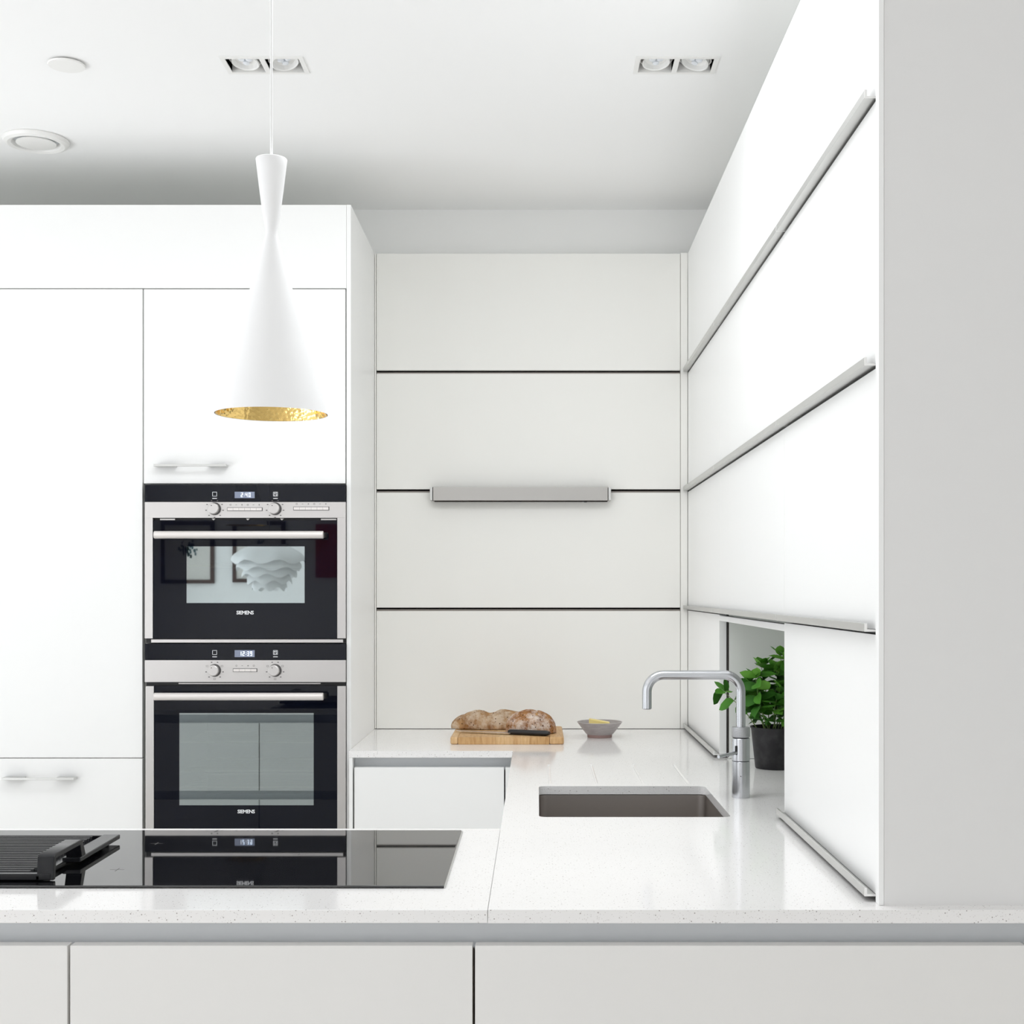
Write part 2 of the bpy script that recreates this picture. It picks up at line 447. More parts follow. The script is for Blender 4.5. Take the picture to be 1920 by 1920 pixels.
for a, b2 in ((0.08, 0.12), (2.31, 2.36)): w.box(-3.345, -3.305, -2.59, -0.81, a, b2)
struct(w.build('window_3', 'fixture_white'))
w = MB()
for a, b2 in ((-1.1, -1.05), (0.575, 0.625), (2.25, 2.3)): w.box(a, b2, YREAR - 0.045, YREAR - 0.005, 0.3, 2.4)
for a, b2 in ((0.3, 0.35), (2.35, 2.4)): w.box(-1.05, 2.25, YREAR - 0.045, YREAR - 0.005, a, b2)
struct(w.build('window_2', 'fixture_white'))

# ------------------------------------------------------------------ strap handle of the tall units
def strap_handle(x0, x1, z, yf, parent):
    w = MB()
    yb = yf - 0.030
    w.box(x0, x1, yb, yb + 0.006, z - 0.0034, z + 0.0034)
    for a, b2 in ((x0, x0 + 0.062), (x1 - 0.056, x1)):
        w.box(a, b2, yb + 0.006, yf, z - 0.0034, z + 0.0034)
    return w.build('handle', 'aluminium', parent, bevel=0.0008)

# ------------------------------------------------------------------ tall units
XA0, XA1 = -1.171, -0.568
G = 0.0016
ZF = EYE + (1108 - 541) / 632          # fascia underside 2.287
ZU = EYE + (1108 - 907.5) / 632        # bottom of the door above the ovens
def carcass(parent, x0, x1, y0, y1, z0, z1, shelves=(), material='carcass_white', open_front=True):
    w = MB(); t = 0.018
    w.box(x0, x0 + t, y0, y1, z0, z1); w.box(x1 - t, x1, y0, y1, z0, z1)
    w.box(x0 + t, x1 - t, y1 - 0.01, y1, z0, z1)
    w.box(x0 + t, x1 - t, y0, y1 - 0.01, z0, z0 + t); w.box(x0 + t, x1 - t, y0, y1 - 0.01, z1 - t, z1)
    for zz in shelves: w.box(x0 + t, x1 - t, y0, y1 - 0.01, zz - t / 2, zz + t / 2)
    return w.build('carcass', material, parent)

oc = thing('oven_housing_cabinet', 'tall white cabinet holding the two built-in ovens, with door above them', 'cabinet', ((XA0 + XA1) / 2, 4.3, 0))
carcass(oc, XA0 + 0.001, XA1, YT + 0.021, 4.622, 0.10, ZF, (ZU - 0.004,), 'carcass_white')
bx(XA0 + 0.004, XA1 - 0.0025, YT + 0.018, YT + 0.0205, ZU + 0.004, ZF - 0.002).build('shadow_strip', 'dark_gap', oc)
d = bx(XA0 + G * 1.6, XA1 - G * 1.6, YT, YT + 0.019, ZU + G, ZF - G * 1.2).build('door', 'laminate', oc, bevel=0.0008)
strap_handle(EYE * 0 + (293 - 1008) / 632, (428 - 1008) / 632, EYE + (1108 - 874) / 632, YT, d)
bx(XA1 + 0.0012, -0.5538, YT - 0.001, 4.622, 0.0, TOP).build('end_panel', 'laminate', oc, bevel=0.0008)
bx(XA0 + 0.002, XA1, YT + 0.05, 4.6, 0.0, 0.10).build('plinth', 'laminate', oc)

def larder(x0, x1, label):
    t = thing('larder_cabinet', label, 'cabinet', ((x0 + x1) / 2, 4.3, 0), 'tall white larder cabinets')
    carcass(t, x0 + 0.001, x1 - 0.001, YT + 0.021, 4.622, 0.10, ZF, (), 'carcass_white')
    bx(x0 + 0.004, x1 - 0.004, YT + 0.0185, YT + 0.0205, 0.12, ZF - 0.002).build('shadow_strip', 'dark_gap', t)
    zd = EYE + (1108 - 1421.5) / 632
    bx(x0 + G, x1 - G, YT, YT + 0.018, zd + G * 0.8, ZF - G).build('door', 'laminate', t, bevel=0.0008)
    dr = bx(x0 + G, x1 - G, YT, YT + 0.018, 0.56, zd - G * 0.8).build('drawer', 'laminate', t, bevel=0.0008)
    strap_handle((10 - 1008) / 632 + x0 - (-1.774), (145 - 1008) / 632 + x0 - (-1.774), EYE + (1108 - 1458) / 632, YT, dr)
    bx(x0 + G, x1 - G, YT, YT + 0.018, 0.11, 0.557).build('drawer', 'laminate', t, bevel=0.0008)
    bx(x0, x1, YT + 0.05, 4.6, 0, 0.10).build('plinth', 'laminate', t)
    return t
larder(-1.774, XA0, 'tall white larder cabinet with drawer, left of the ovens')
larder(-2.377, -1.776, 'tall white larder cabinet added beyond the left frame edge to extend the ceiling shadow')  # unseen unit, added so the ceiling shadow carries on leftwards
fa = bx(-2.377, XA1 + 0.0005, YT, YT + 0.10, ZF + G, TOP).build('cabinet_fascia', 'laminate', bevel=0.0006)
tag(fa, 'long plain white fascia panel along the top of the tall cabinets', 'panel')
w = bx(-2.377, XA1, YT + 0.11, 4.622, ZF + 0.02, TOP - 0.004)
tag(w.build('cabinet_top_box', 'carcass_white'), 'white boxing behind the fascia above the tall cabinets', 'panel')

# ------------------------------------------------------------------ ovens
YO = 3.944
SO = 2500 / YO
def ox(x): return (x - 1008) / SO
def oz(y): return EYE + (1108 - y) / SO
SEG = {'0': 'abcdef', '1': 'bc', '2': 'abged', '3': 'abgcd', '4': 'fgbc', '9': 'abcdfg'}
def digits(txt, xc, zc, h, y, parent):
    w = MB(); wd = h * 0.46; st = h * 0.115; pitch = h * 0.74
    tot = sum(pitch if c != ':' else pitch * 0.45 for c in txt)
    x = xc - tot / 2
    for c in txt:
        if c == ':':
            for dz in (-0.2, 0.2): w.box(x + 0.05 * h, x + 0.05 * h + st, y - 0.0004, y, zc + dz * h - st / 2, zc + dz * h + st / 2)
            x += pitch * 0.45; continue
        for sg in SEG[c]:
            t, b2, m2 = zc + h / 2, zc - h / 2, zc
            if sg == 'a': r = (x, x + wd, t - st, t)
            if sg == 'd': r = (x, x + wd, b2, b2 + st)
            if sg == 'g': r = (x, x + wd, m2 - st / 2, m2 + st / 2)
            if sg == 'b': r = (x + wd - st, x + wd, m2, t)
            if sg == 'c': r = (x + wd - st, x + wd, b2, m2)
            if sg == 'f': r = (x, x + st, m2, t)
            if sg == 'e': r = (x, x + st, b2, m2)
            w.box(r[0], r[1], y - 0.0004, y, r[2], r[3])
        x += pitch
    return w.build('clock_digits', 'display_digit', parent)

def oven(label, ys, clock, bars, text_y, win, compact):
    """ys: pixel rows in the photograph's oven plane: strip top, band top, door top, door bottom, unit bottom"""
    y_top, y_band, y_slot, y_door, y_bot, y_end = ys
    t = thing('built_in_oven', label, 'oven', (ox(460), YO + 0.2, oz(y_end)), 'pair of built-in ovens')
    xl, xr = ox(271.5), ox(648)
    # body behind: cavity shell
    wx0, wx1, wy0, wy1 = win
    w = MB(); cx0, cx1, cz0, cz1 = ox(wx0) - 0.02, ox(wx1) + 0.02, oz(wy1) - 0.03, oz(wy0) + 0.03
    yb = YO + 0.42
    w.box(cx0 - 0.004, cx0, YO + 0.034, yb, cz0, cz1); w.box(cx1, cx1 + 0.004, YO + 0.034, yb, cz0, cz1)
    w.box(cx0, cx1, YO + 0.034, yb, cz0 - 0.004, cz0); w.box(cx0, cx1, YO + 0.034, yb, cz1, cz1 + 0.004)
    w.box(cx0, cx1, yb, yb + 0.004, cz0, cz1)
    w.build('cavity', 'oven_enamel', t)
    # control fascia
    bx(xl, xr, YO, YO + 0.032, oz(y_band), oz(y_top)).build('control_glass', 'black_glass', t, bevel=0.0012)
    if compact:
        w = MB()
        w.box(xl, xr, YO - 0.001, YO + 0.032, oz(y_slot), oz(y_band) - 0.0004)
        w.box(xl, ox(286.5), YO - 0.001, YO + 0.032, oz(y_door), oz(y_slot))
        w.box(ox(632.5), xr, YO - 0.001, YO + 0.032, oz(y_door), oz(y_slot))
        band = w.build('steel_frame', 'oven_steel', t, bevel=0.0004)
        bx(ox(283), ox(643), YO + 0.002, YO + 0.032, oz(1205), oz(1199)).build('lower_trim', 'oven_steel', t, bevel=0.0006)
        bx(xl, xr, YO + 0.012, YO + 0.034, oz(1206), oz(1196)).build('vent_shadow', 'black_plastic', t)
        gz1 = oz(975.5); glx0, glx1 = ox(287.5), ox(631.5)
        w = bx(glx0 - 0.001, glx1 + 0.001, YO + 0.012, YO + 0.02, oz(976), oz(971))
        w.build('vent_slot', 'black_plastic', t)
        for a in (399, 463.5, 527.5): MB().prism([(ox(a - 3.5), oz(972)), (ox(a + 3.5), oz(972)), (ox(a), oz(975.5))], YO + 0.008, YO + 0.012, 'xz').build('vent_clip', 'oven_steel', t)
        for a, b2 in ((299, 327), (601, 630)): bx(ox(a), ox(b2), YO + 0.006, YO + 0.012, oz(975), oz(972.3)).build('hinge_cover', 'oven_steel', t)
    else:
        band = bx(xl, xr, YO - 0.001, YO + 0.032, oz(y_slot), oz(y_band) - 0.0004).build('control_band', 'oven_steel', t, bevel=0.0006)
        bx(xl, xr, YO + 0.014, YO + 0.03, oz(1287), oz(1278)).build('vent_slot', 'black_plastic', t)
        bx(ox(333), ox(600), YO + 0.010, YO + 0.014, oz(1283), oz(1281)).build('vent_rail', 'oven_steel', t)
        for a, b2 in ((273, 288.5), (632.5, 648)): bx(ox(a), ox(b2), YO - 0.001, YO + 0.03, oz(y_door), oz(1286.5)).build('door_stile', 'oven_steel', t, bevel=0.0006)
        gz1 = oz(1286); glx0, glx1 = ox(289), ox(632)
    zd = oz(y_door)
    dg = MB().slab(glx0, glx1, zd, gz1, YO + 0.001, YO + 0.008, [(ox(wx0), ox(wx1), oz(wy1), oz(wy0))], 'xz').build('door_glass', 'black_glass', t)
    bx(ox(wx0), ox(wx1), YO + 0.0012, YO + 0.004, oz(wy1), oz(wy0)).build('window_pane', 'oven_pane', dg)
    # door inner liner around the window
    MB().slab(glx0, glx1, zd, gz1, YO + 0.0085, YO + 0.030, [(ox(wx0) - 0.004, ox(wx1) + 0.004, oz(wy1) - 0.004, oz(wy0) + 0.004)], 'xz').build('door_liner', 'black_plastic', dg)
    # handle
    hy = (997 + 1011) / 2 if compact else 1304
    hd = MB()
    hz = oz(hy); hh = 0.0112
    x0, x1 = ox(297), ox(610.5)
    yc = YO - 0.042
    hd.lathe([(0.0, x0), (hh * 0.93, x0), (hh, x0 + 0.001), (hh, x1 - 0.001), (hh * 0.93, x1), (0, x1)], (yc, hz), 24, 'x')
    hobj = hd.build('handle', 'handle_steel', t)
    for xx in (x0 + 0.004, x1 - 0.016): bx(xx, xx + 0.02, yc + 0.008, YO + 0.002, hz - 0.007, hz + 0.007).build('handle_post', 'black_plastic', hobj)
    # knobs
    ky = 954 if compact else 1257
    for kx in (402.5, 516):
        k = MB().lathe([(0.0165, YO - 0.002), (0.0165, YO - 0.012), (0.0158, YO - 0.0165), (0.0140, YO - 0.0178), (0.0, YO - 0.0178)], (ox(kx - 1), oz(ky)), 32, 'y').build('knob', 'oven_steel', t)
        MB().lathe([(0.0190, YO - 0.0011), (0.0190, YO - 0.0022), (0.0168, YO - 0.0024)], (ox(kx), oz(ky)), 32, 'y').build('knob_ring', 'print_dark', k)
        MB().lathe([(0.0016, YO - 0.0178), (0.0016, YO - 0.0181), (0, YO - 0.0181)], (ox(kx - 1) - 0.004, oz(ky) + 0.0085), 12, 'y').build('knob_mark', 'print_dark', k)
        w = MB()
        for i, a in enumerate(range(20, 341, 40)):
            aa = R(90 + a)
            rx, rz = ox(kx) + 0.0255 * math.cos(aa), oz(ky) + 0.0255 * math.sin(aa)
            if not compact and i % 3 == 1:
                for q in ((-0.003, 0.003, 0.0017, 0.0023), (-0.003, 0.003, -0.0023, -0.0017), (-0.003, -0.0024, -0.002, 0.002), (0.0024, 0.003, -0.002, 0.002)):
                    w.box(rx + q[0], rx + q[1], YO - 0.0014, YO - 0.0010, rz + q[2], rz + q[3])
            else:
                w.box(rx - 0.0022, rx + 0.0022, YO - 0.0014, YO - 0.0010, rz - 0.0012, rz + 0.0012)
        w.build('dial_print', 'print_dark', t)
    # button bars with symbols above
    for (a, b2, c, d2, n) in bars:
        fr = bx(ox(a), ox(b2), YO - 0.0018, YO - 0.0008, oz(d2), oz(c)).build('button_frame', 'print_dark', t)
        st = (ox(b2) - ox(a) - 0.003) / n
        for i in range(n):
            xx = ox(a) + 0.0015 + i * st
            bx(xx + 0.0003, xx + st - 0.0003, YO - 0.0045, YO - 0.0018, oz(d2) + 0.0014, oz(c) - 0.0014).build('button', 'handle_steel', fr)
        w = MB()
        for i in range(n):
            xx = ox(a) + 0.0015 + (i + 0.5) * st; zz = oz(c - 5)
            k = i % 3
            if k == 0: w.lathe([(0.0026, YO - 0.0014), (0.0026, YO - 0.001), (0.0018, YO - 0.001), (0.0018, YO - 0.0014)], (xx, zz), 12, 'y', closed=True)
            if k >= 1: w.box(xx - 0.0022, xx + 0.0022, YO - 0.0014, YO - 0.0010, zz - 0.0005, zz + 0.0005)
            if k == 2: w.box(xx - 0.0005, xx + 0.0005, YO - 0.0014, YO - 0.0010, zz - 0.0022, zz + 0.0022)
        w.build('button_print', 'print_dark', t)
    # display and icons on the black strip
    dz0, dz1 = (oz(934), oz(922)) if compact else (oz(1232), oz(1219))
    dp = bx(ox(440), ox(477.5), YO - 0.0006, YO + 0.0002, dz0, dz1).build('display', 'display', t)
    digits(clock, ox(462), (dz0 + dz1) / 2, 0.0125, YO - 0.0006, dp)
    iy = 926.5 if compact else 1223.5
    for kx in (402.5, 516.5):
        w = MB(); s2 = 0.0068; th = 0.0012
        for q in ((-s2, s2, s2 - th, s2), (-s2, s2, -s2, -s2 + th), (-s2, -s2 + th, -s2, s2), (s2 - th, s2, -s2, s2)):
            w.box(ox(kx) + q[0], ox(kx) + q[1], YO - 0.0005, YO + 0.0002, oz(iy) + q[2], oz(iy) + q[3])
        w.box(ox(kx) - s2, ox(kx) + s2, YO - 0.0005, YO + 0.0002, oz(iy + 8.6), oz(iy + 7.4))
        if kx > 500:
            for q in ((-0.004, 0.0, 0.001, 0.004), (0.001, 0.0045, -0.004, -0.001), (-0.004, -0.002, -0.0045, -0.001), (0.002, 0.004, 0.001, 0.0045)):
                w.box(ox(kx) + q[0], ox(kx) + q[1], YO - 0.0005, YO + 0.0002, oz(iy) + q[2], oz(iy) + q[3])
        w.build('icon_print', 'print_white', t)
    text_mesh('brand_lettering', 'SIEMENS', 0.0148, (ox(459.5 if compact else 461.5), YO + 0.0006, oz(text_y)), dg, 'print_white', spacing=0.92)
    # racks
    levels = (0.52,) if compact else (0.34, 0.66, 0.84)
    for f in levels:
        zz = oz(wy0 + (wy1 - wy0) * (0.30 if compact else f))
        if compact: zz = oz(1059)
        w = MB()
        yy0, yy1 = YO + 0.06, YO + 0.36
        w.tube([(cx0 + 0.006, yy0, zz), (cx1 - 0.006, yy0, zz)], 0.0025, 8)
        w.tube([(cx0 + 0.006, yy1, zz), (cx1 - 0.006, yy1, zz)], 0.0025, 8)
        for i in range(9):
            yy = yy0 + (i + 1) * 0.03
            w.tube([(cx0 + 0.006, yy, zz), (cx1 - 0.006, yy, zz)], 0.0012, 6)
        w.build('rack', 'rack_chrome', t)
    return t
oven('compact stainless steel oven with black glass door, upper of the two, clock reading 2:40',
     (908.5, 941, 971, 1197, 1205, 1205), '2:40', ((426, 492.5, 951.5, 958.2, 6), (550, 617.5, 950, 957, 6)), 1149, (349.6, 571, 1024.5, 1130.6), True)
oven('full-size stainless steel oven with large window, lower of the two, clock reading 12:39',
     (1207, 1237.5, 1279, 1578, 1583, 1583), '12:39', ((437, 482.5, 1253.2, 1260, 4),), 1522, (336, 588, 1337, 1510), False)

# ------------------------------------------------------------------ back wall cabinet
bc = thing('wall_cabinet', 'shallow white wall cabinet at the back with four flat stacked fronts', 'cabinet', (-0.02, 4.7, CT))
XB0, XB1 = -0.5465, 0.485
w = MB()
w.box(-0.5525, 0.509, YB + 0.030, 4.632, CT + 0.001, CT + 0.02); w.box(-0.5525, 0.509, YB + 0.020, 4.632, TOP - 0.018, TOP)
w.box(-0.5525, -0.5365, YB + 0.030, 4.632, CT + 0.02, TOP - 0.018); w.box(0.493, 0.509, YB + 0.030, 4.632, CT + 0.02, TOP - 0.018)
w.box(-0.5365, 0.493, 4.622, 4.632, CT + 0.02, TOP - 0.018)
w.build('carcass', 'carcass_white', bc)
bx(-0.5525, 0.509, YB + 0.026, YB + 0.0295, CT + 0.002, TOP - 0.019).build('shadow_board', 'dark_gap', bc)
for i in range(4):
    z1 = ROW[i] - (0.001 if i == 0 else 0.0065); z0 = ROW[i + 1] + (0.005 if i < 3 else 0.0018)
    bx(XB0, XB1 - 0.001, YB, YB + 0.020, z0, z1).build('door', 'laminate_warm', bc, bevel=0.0008)
for i in (1, 2, 3):
    bx(XB0, XB1 - 0.001, YB + 0.010, YB + 0.0255, ROW[i] - 0.0075, ROW[i] - 0.0010).build('grip_strip', 'grip_brown', bc)
bx(-0.5525, XB0 - 0.0016, YB + 0.001, YB + 0.02, CT + 0.002, TOP - 0.001).build('filler_strip', 'laminate_warm', bc)
bx(XB1 + 0.0004, 0.509, YB - 0.001, YB + 0.02, CT + 0.002, TOP + 0.0015).build('filler_strip', 'laminate_warm', bc, bevel=0.0005)

# brushed steel bar on the back cabinet
lb = thing('task_light', 'slim brushed steel light bar fixed across the pale back panels', 'light', (-0.06, 4.5, 1.69))
bx(-0.3515, 0.236, 4.481, YB - 0.0005, 1.6935, 1.7400).build('housing', 'brushed_steel', lb, bevel=0.0015)
for a, b2 in ((-0.3625, -0.3535), (0.238, 0.247)):
    bx(a, b2, 4.484, YB - 0.0005, 1.6950, 1.7400).build('end_cap', 'aluminium', lb, bevel=0.001)
bx(-0.3535, -0.3515, 4.487, YB - 0.001, 1.6945, 1.739).build('end_joint', 'black_plastic', lb)
bx(-0.348, 0.2355, 4.483, YB - 0.004, 1.6915, 1.6935).build('diffuser', 'dark_gap', lb)
MB().prism([(0.152, 1.6915), (0.170, 1.6915), (0.165, 1.6885), (0.157, 1.6885)], 4.484, 4.496, 'xz').build('switch', 'black_plastic', lb)

# ------------------------------------------------------------------ right-hand wall cabinets
BAY = [2.010, 2.757, 3.740, 4.5225]
def profile_handle(y0, y1, z, parent):
    """aluminium grip profile under a door: plate plus upstanding lip"""
    w = MB()
    w.prism([(0.531, z), (0.531, z + 0.0030), (0.4962, z + 0.0030), (0.4962, z + 0.0125), (0.4932, z + 0.0125), (0.4932, z)][::-1], y0, y1, 'xz')
    h = w.build('handle', 'aluminium', parent, bevel=0.0004)
    w = MB(); w.box(0.4932, 0.531, y0 - 0.0016, y0 - 0.0001, z, z + 0.0030); w.box(0.4932, 0.4970, y0 - 0.0016, y0 - 0.0001, z + 0.003, z + 0.0125)
    w.build('end_cap', 'fixture_white', h)  # white colour stands for light caught on the metal end
    return h
names = ['white wall cabinet on the right nearest the grey pier', 'middle white wall cabinet on the right with its bottom compartment open around the plant', 'far white wall cabinet on the right beside the back panels']
for k in range(3):
    y0, y1 = BAY[k], BAY[k + 1]
    c = thing('wall_cabinet', names[k], 'cabinet', (0.69, (y0 + y1) / 2, CT), 'white wall cabinets along the right')
    w = MB(); t = 0.018
    zb = CT + 0.001
    xf = 0.534
    ya, yb = y0 + 0.001, y1 - 0.001
    w.box(xf, 0.875, ya, ya + t, zb, TOP); w.box(xf, 0.875, yb - t, yb, zb, TOP)
    w.box(xf, 0.863, ya + t, yb - t, TOP - t, TOP)
    for i in (1, 2, 3): w.box(xf, 0.863, ya + t, yb - t, ROW[i] - 0.007, ROW[i] + 0.011)
    w.build('carcass', 'carcass_white', c)
    bx(0.863, 0.875, ya + t, yb - t, zb, TOP).build('back_panel', 'niche_back', c)
    bx(0.5312, 0.5338, ya + 0.001, ya + 0.018, zb + 0.005, TOP - 0.005).build('gap_shade', 'dark_gap', c)  # dark strips painted as the shade in the gap behind the doors
    bx(0.5312, 0.5338, yb - 0.018, yb - 0.001, zb + 0.005, TOP - 0.005).build('gap_shade', 'dark_gap', c)
    for i in range(4):
        z1 = ROW[i] - (0.0 if i == 0 else 0.0045); z0 = ROW[i + 1] + (0.0032 if i < 3 else 0.0115)
        if k == 1 and i == 3:
            bx(XR, 0.530, y0 + 0.0015, y1 - 0.0015, EYE - 0.0835, EYE - 0.0690).build('top_rail', 'laminate', c, bevel=0.0006)
            continue
        d = bx(XR, 0.530, y0 + 0.0012, y1 - 0.0012, z0, z1).build('door', 'laminate', c, bevel=0.0005)
        profile_handle(y0 + 0.003, y1 - 0.002, ROW[i + 1] if i < 3 else CT + 0.008, d)
    if k == 0:
        bx(0.5086, 0.5160, 1.987, 2.006, CT + 0.0005, CEIL - 0.002).build('end_trim', 'laminate', c)

# ------------------------------------------------------------------ worktops
def apply_bool(ob, cutters):
    for cobj in cutters:
        md = ob.modifiers.new('cut', 'BOOLEAN'); md.object = cobj; md.operation = 'DIFFERENCE'; md.solver = 'EXACT'
    dg = bpy.context.evaluated_depsgraph_get(); dg.update()
    me = bpy.data.meshes.new_from_object(ob.evaluated_get(dg))
    ob.modifiers.clear()
    ob.data = me
    for p in me.polygons: p.use_smooth = False
    for cobj in cutters: bpy.data.objects.remove(cobj, do_unlink=True)
XS = -0.0729
wt = bx(-1.90, XS - 0.0006, YF, 2.630, CB, CT).build('peninsula_worktop', 'quartz', bevel=0.0012)
tag(wt, 'white speckled quartz worktop of the peninsula under the black hob', 'worktop')
p = [(XS, YF), (1.30, YF), (1.30, 2.30), (0.8755, 2.30), (0.8755, 4.632), (-0.5530, 4.632), (-0.5530, 3.906), (XS, 3.906)]
ws = MB().prism(p, CB, CT).build('sink_worktop', 'quartz', origin=(0.2, 3.0, CB))
SX0, SX1, SY0, SY1 = 0.003, 0.4015, 2.764, 3.201
cut = [MB().prism(rrect(SX0, SX1, SY0, SY1, 0.016), CB - 0.05, CT + 0.05).build('cut', 'quartz')]
for gx in (0.030, 0.144, 0.257, 0.366):
    g = MB().lathe([(0.004, 3.245), (0.004, 3.60)], (gx, CT + 0.0018), 12, 'y').build('cut', 'quartz')
    cut.append(g)
apply_bool(ws, cut)
md = ws.modifiers.new('bevel', 'BEVEL'); md.width = 0.0010; md.segments = 2; md.limit_method = 'ANGLE'; md.angle_limit = R(60)
tag(ws, 'white speckled quartz worktop around the sink, running into the back corner', 'worktop')

# undermounted sink
sk = thing('sink', 'rectangular brushed stainless steel sink set under the white worktop', 'sink', ((SX0 + SX1) / 2, (SY0 + SY1) / 2, CB - 0.19))
w = MB()
rings = []
for (ins, z) in ((0.012, CB), (-0.002, CB), (-0.002, CB - 0.003), (0.0, CB - 0.15), (0.004, CB - 0.172), (0.014, CB - 0.182), (0.16, CB - 0.186)):
    if ins == 0.012: pl = rrect(SX0 - 0.016, SX1 + 0.018, SY0 - 0.018, SY1 + 0.018, 0.03)
    else: pl = rrect(SX0 + ins, SX1 - ins, SY0 + ins, SY1 - ins, max(0.022 - 0 * ins, 0.01))
    rings.append([(a, b2, z - 0.0020) for a, b2 in pl])
n = len(rings[0]); vs = [q for r_ in rings for q in r_]; fs = []
for j in range(len(rings) - 1):
    for i in range(n): fs.append((j * n + i, j * n + (i + 1) % n, (j + 1) * n + (i + 1) % n, (j + 1) * n + i))
fs.append(tuple((len(rings) - 1) * n + i for i in range(n)))
w.add(vs, fs)
bowl = w.build('bowl', 'sink_steel', sk)
md = bowl.modifiers.new('thick', 'SOLIDIFY'); md.thickness = 0.0012; md.offset = 0
MB().lathe([(0.045, CB - 0.187), (0.045, CB - 0.1845), (0.038, CB - 0.184), (0.036, CB - 0.1865), (0.0, CB - 0.1865)], ((SX0 + SX1) / 2, (SY0 + SY1) / 2), 32).build('drain', 'tap_steel', sk)

# ------------------------------------------------------------------ base cabinets
ZD = 0.868
def base_front(t, x0, x1, yf, s, rows=((0.493, ZD), (0.115, 0.46)), cmat='carcass_taupe', depth=0.30, fmat='laminate_dimmed'):
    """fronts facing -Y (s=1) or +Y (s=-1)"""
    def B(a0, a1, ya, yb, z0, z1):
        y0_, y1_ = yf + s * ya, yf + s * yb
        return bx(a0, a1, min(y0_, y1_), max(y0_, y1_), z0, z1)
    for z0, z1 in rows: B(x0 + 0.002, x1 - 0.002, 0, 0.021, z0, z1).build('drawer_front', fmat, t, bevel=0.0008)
    for z0, z1 in rows: B(x0 + 0.0005, x1 - 0.0005, 0.0225, 0.027, z0, z1 - 0.010).build('carcass_edge', cmat, t)
    for i, (z0, z1) in enumerate(rows):
        up = CB - 0.0005 if i == 0 else rows[0][0] + 0.02
        w = MB()
        y0_, y1_ = sorted((yf + s * 0.034, yf + s * 0.037)); w.box(x0, x1, y0_, y1_, z1 - 0.012, up)
        y0_, y1_ = sorted((yf + s * 0.0275, yf + s * 0.034)); w.box(x0, x1, y0_, y1_, z1 - 0.012, z1 - 0.009)
        w.build('grip_channel', 'channel', t)
    B(x0 + 0.001, x1 - 0.001, 0.038, depth, 0.10, CB - 0.001).build('carcass', 'carcass_white', t)
    B(x0, x1, 0.06, depth, 0.0, 0.10).build('plinth', 'carcass_taupe', t)
YD = YF + 0.003
PEN = [(-1.886, -1.288, 'white handleless drawer cabinet at the far left end of the peninsula front'),
       (-1.288, -0.690, 'white handleless drawer cabinet at the left frame edge of the peninsula front'),
       (-0.690, -0.094, 'white handleless drawer cabinet in the middle of the peninsula front under the hob'),
       (-0.094, 0.720, 'wide white handleless drawer cabinet of the peninsula front under the sink worktop seam'),
       (0.720, 1.298, 'white handleless drawer cabinet of the peninsula front below the grey pier')]
for x0, x1, lab in PEN:
    t = thing('base_cabinet', lab, 'cabinet', ((x0 + x1) / 2, YD + 0.15, 0), 'drawer cabinets along the peninsula front')
    base_front(t, x0, x1, YD, 1)
for x0, x1, lab in ((-1.886, -1.10, 'white drawer cabinet at the back of the peninsula, left, mirrored in the lower oven'),
                    (-1.10, -0.10, 'wide white drawer cabinet at the back of the peninsula facing the ovens')):
    t = thing('base_cabinet', lab, 'cabinet', ((x0 + x1) / 2, 2.45, 0), 'drawer cabinets facing the ovens')
    base_front(t, x0, x1, 2.622, -1, rows=((0.60, 0.868), (0.115, 0.565)), depth=0.30)
# back run under the bread board
t = thing('base_cabinet', 'white drawer cabinet under the back worktop beside the oven tower', 'cabinet', (-0.32, 4.3, 0))
YK = 3.912
bx(-0.538, -0.0985, YK, YK + 0.020, 0.46, 0.8718).build('drawer_front', 'laminate', t, bevel=0.0008)
bx(-0.538, -0.0985, YK, YK + 0.020, 0.115, 0.43).build('drawer_front', 'laminate', t, bevel=0.0008)
bx(-0.0945, -0.0745, YK, YK + 0.018, 0.10, 0.8718).build('corner_filler', 'laminate', t, bevel=0.0006)
bx(-0.541, -0.0745, YK + 0.022, YK + 0.026, 0.11, 0.862).build('shadow_strip', 'dark_gap', t)
bx(-0.5415, -0.0745, YK + 0.036, YK + 0.040, 0.860, CB - 0.0005).build('grip_channel', 'channel', t)
bx(-0.5415, -0.0745, YK + 0.0265, YK + 0.036, 0.860, 0.863).build('channel_floor', 'channel', t)
bx(-0.5405, -0.0745, YK + 0.041, 4.622, 0.10, CB - 0.001).build('carcass', 'carcass_white', t)
bx(-0.5525, -0.5425, YK - 0.004, YT - 0.002, 0.0, CB - 0.0005).build('side_filler', 'laminate', t)
# sink run, fronts facing the aisle on the left
t = thing('base_cabinet', 'white sink base cabinet facing the aisle below the sink', 'cabinet', (-0.04, 3.3, 0))
for y0, y1 in ((2.64, 3.24), (3.243, 3.90)):
    bx(-0.068, -0.048, y0, y1, 0.115, ZD).build('door', 'laminate', t, bevel=0.0008)
bx(-0.035, -0.031, 2.64, 3.90, 0.85, CB - 0.0005).build('grip_channel', 'channel', t)
bx(-0.030, -0.018, 2.64, 3.90, 0.10, CB - 0.001).build('carcass', 'carcass_white', t)

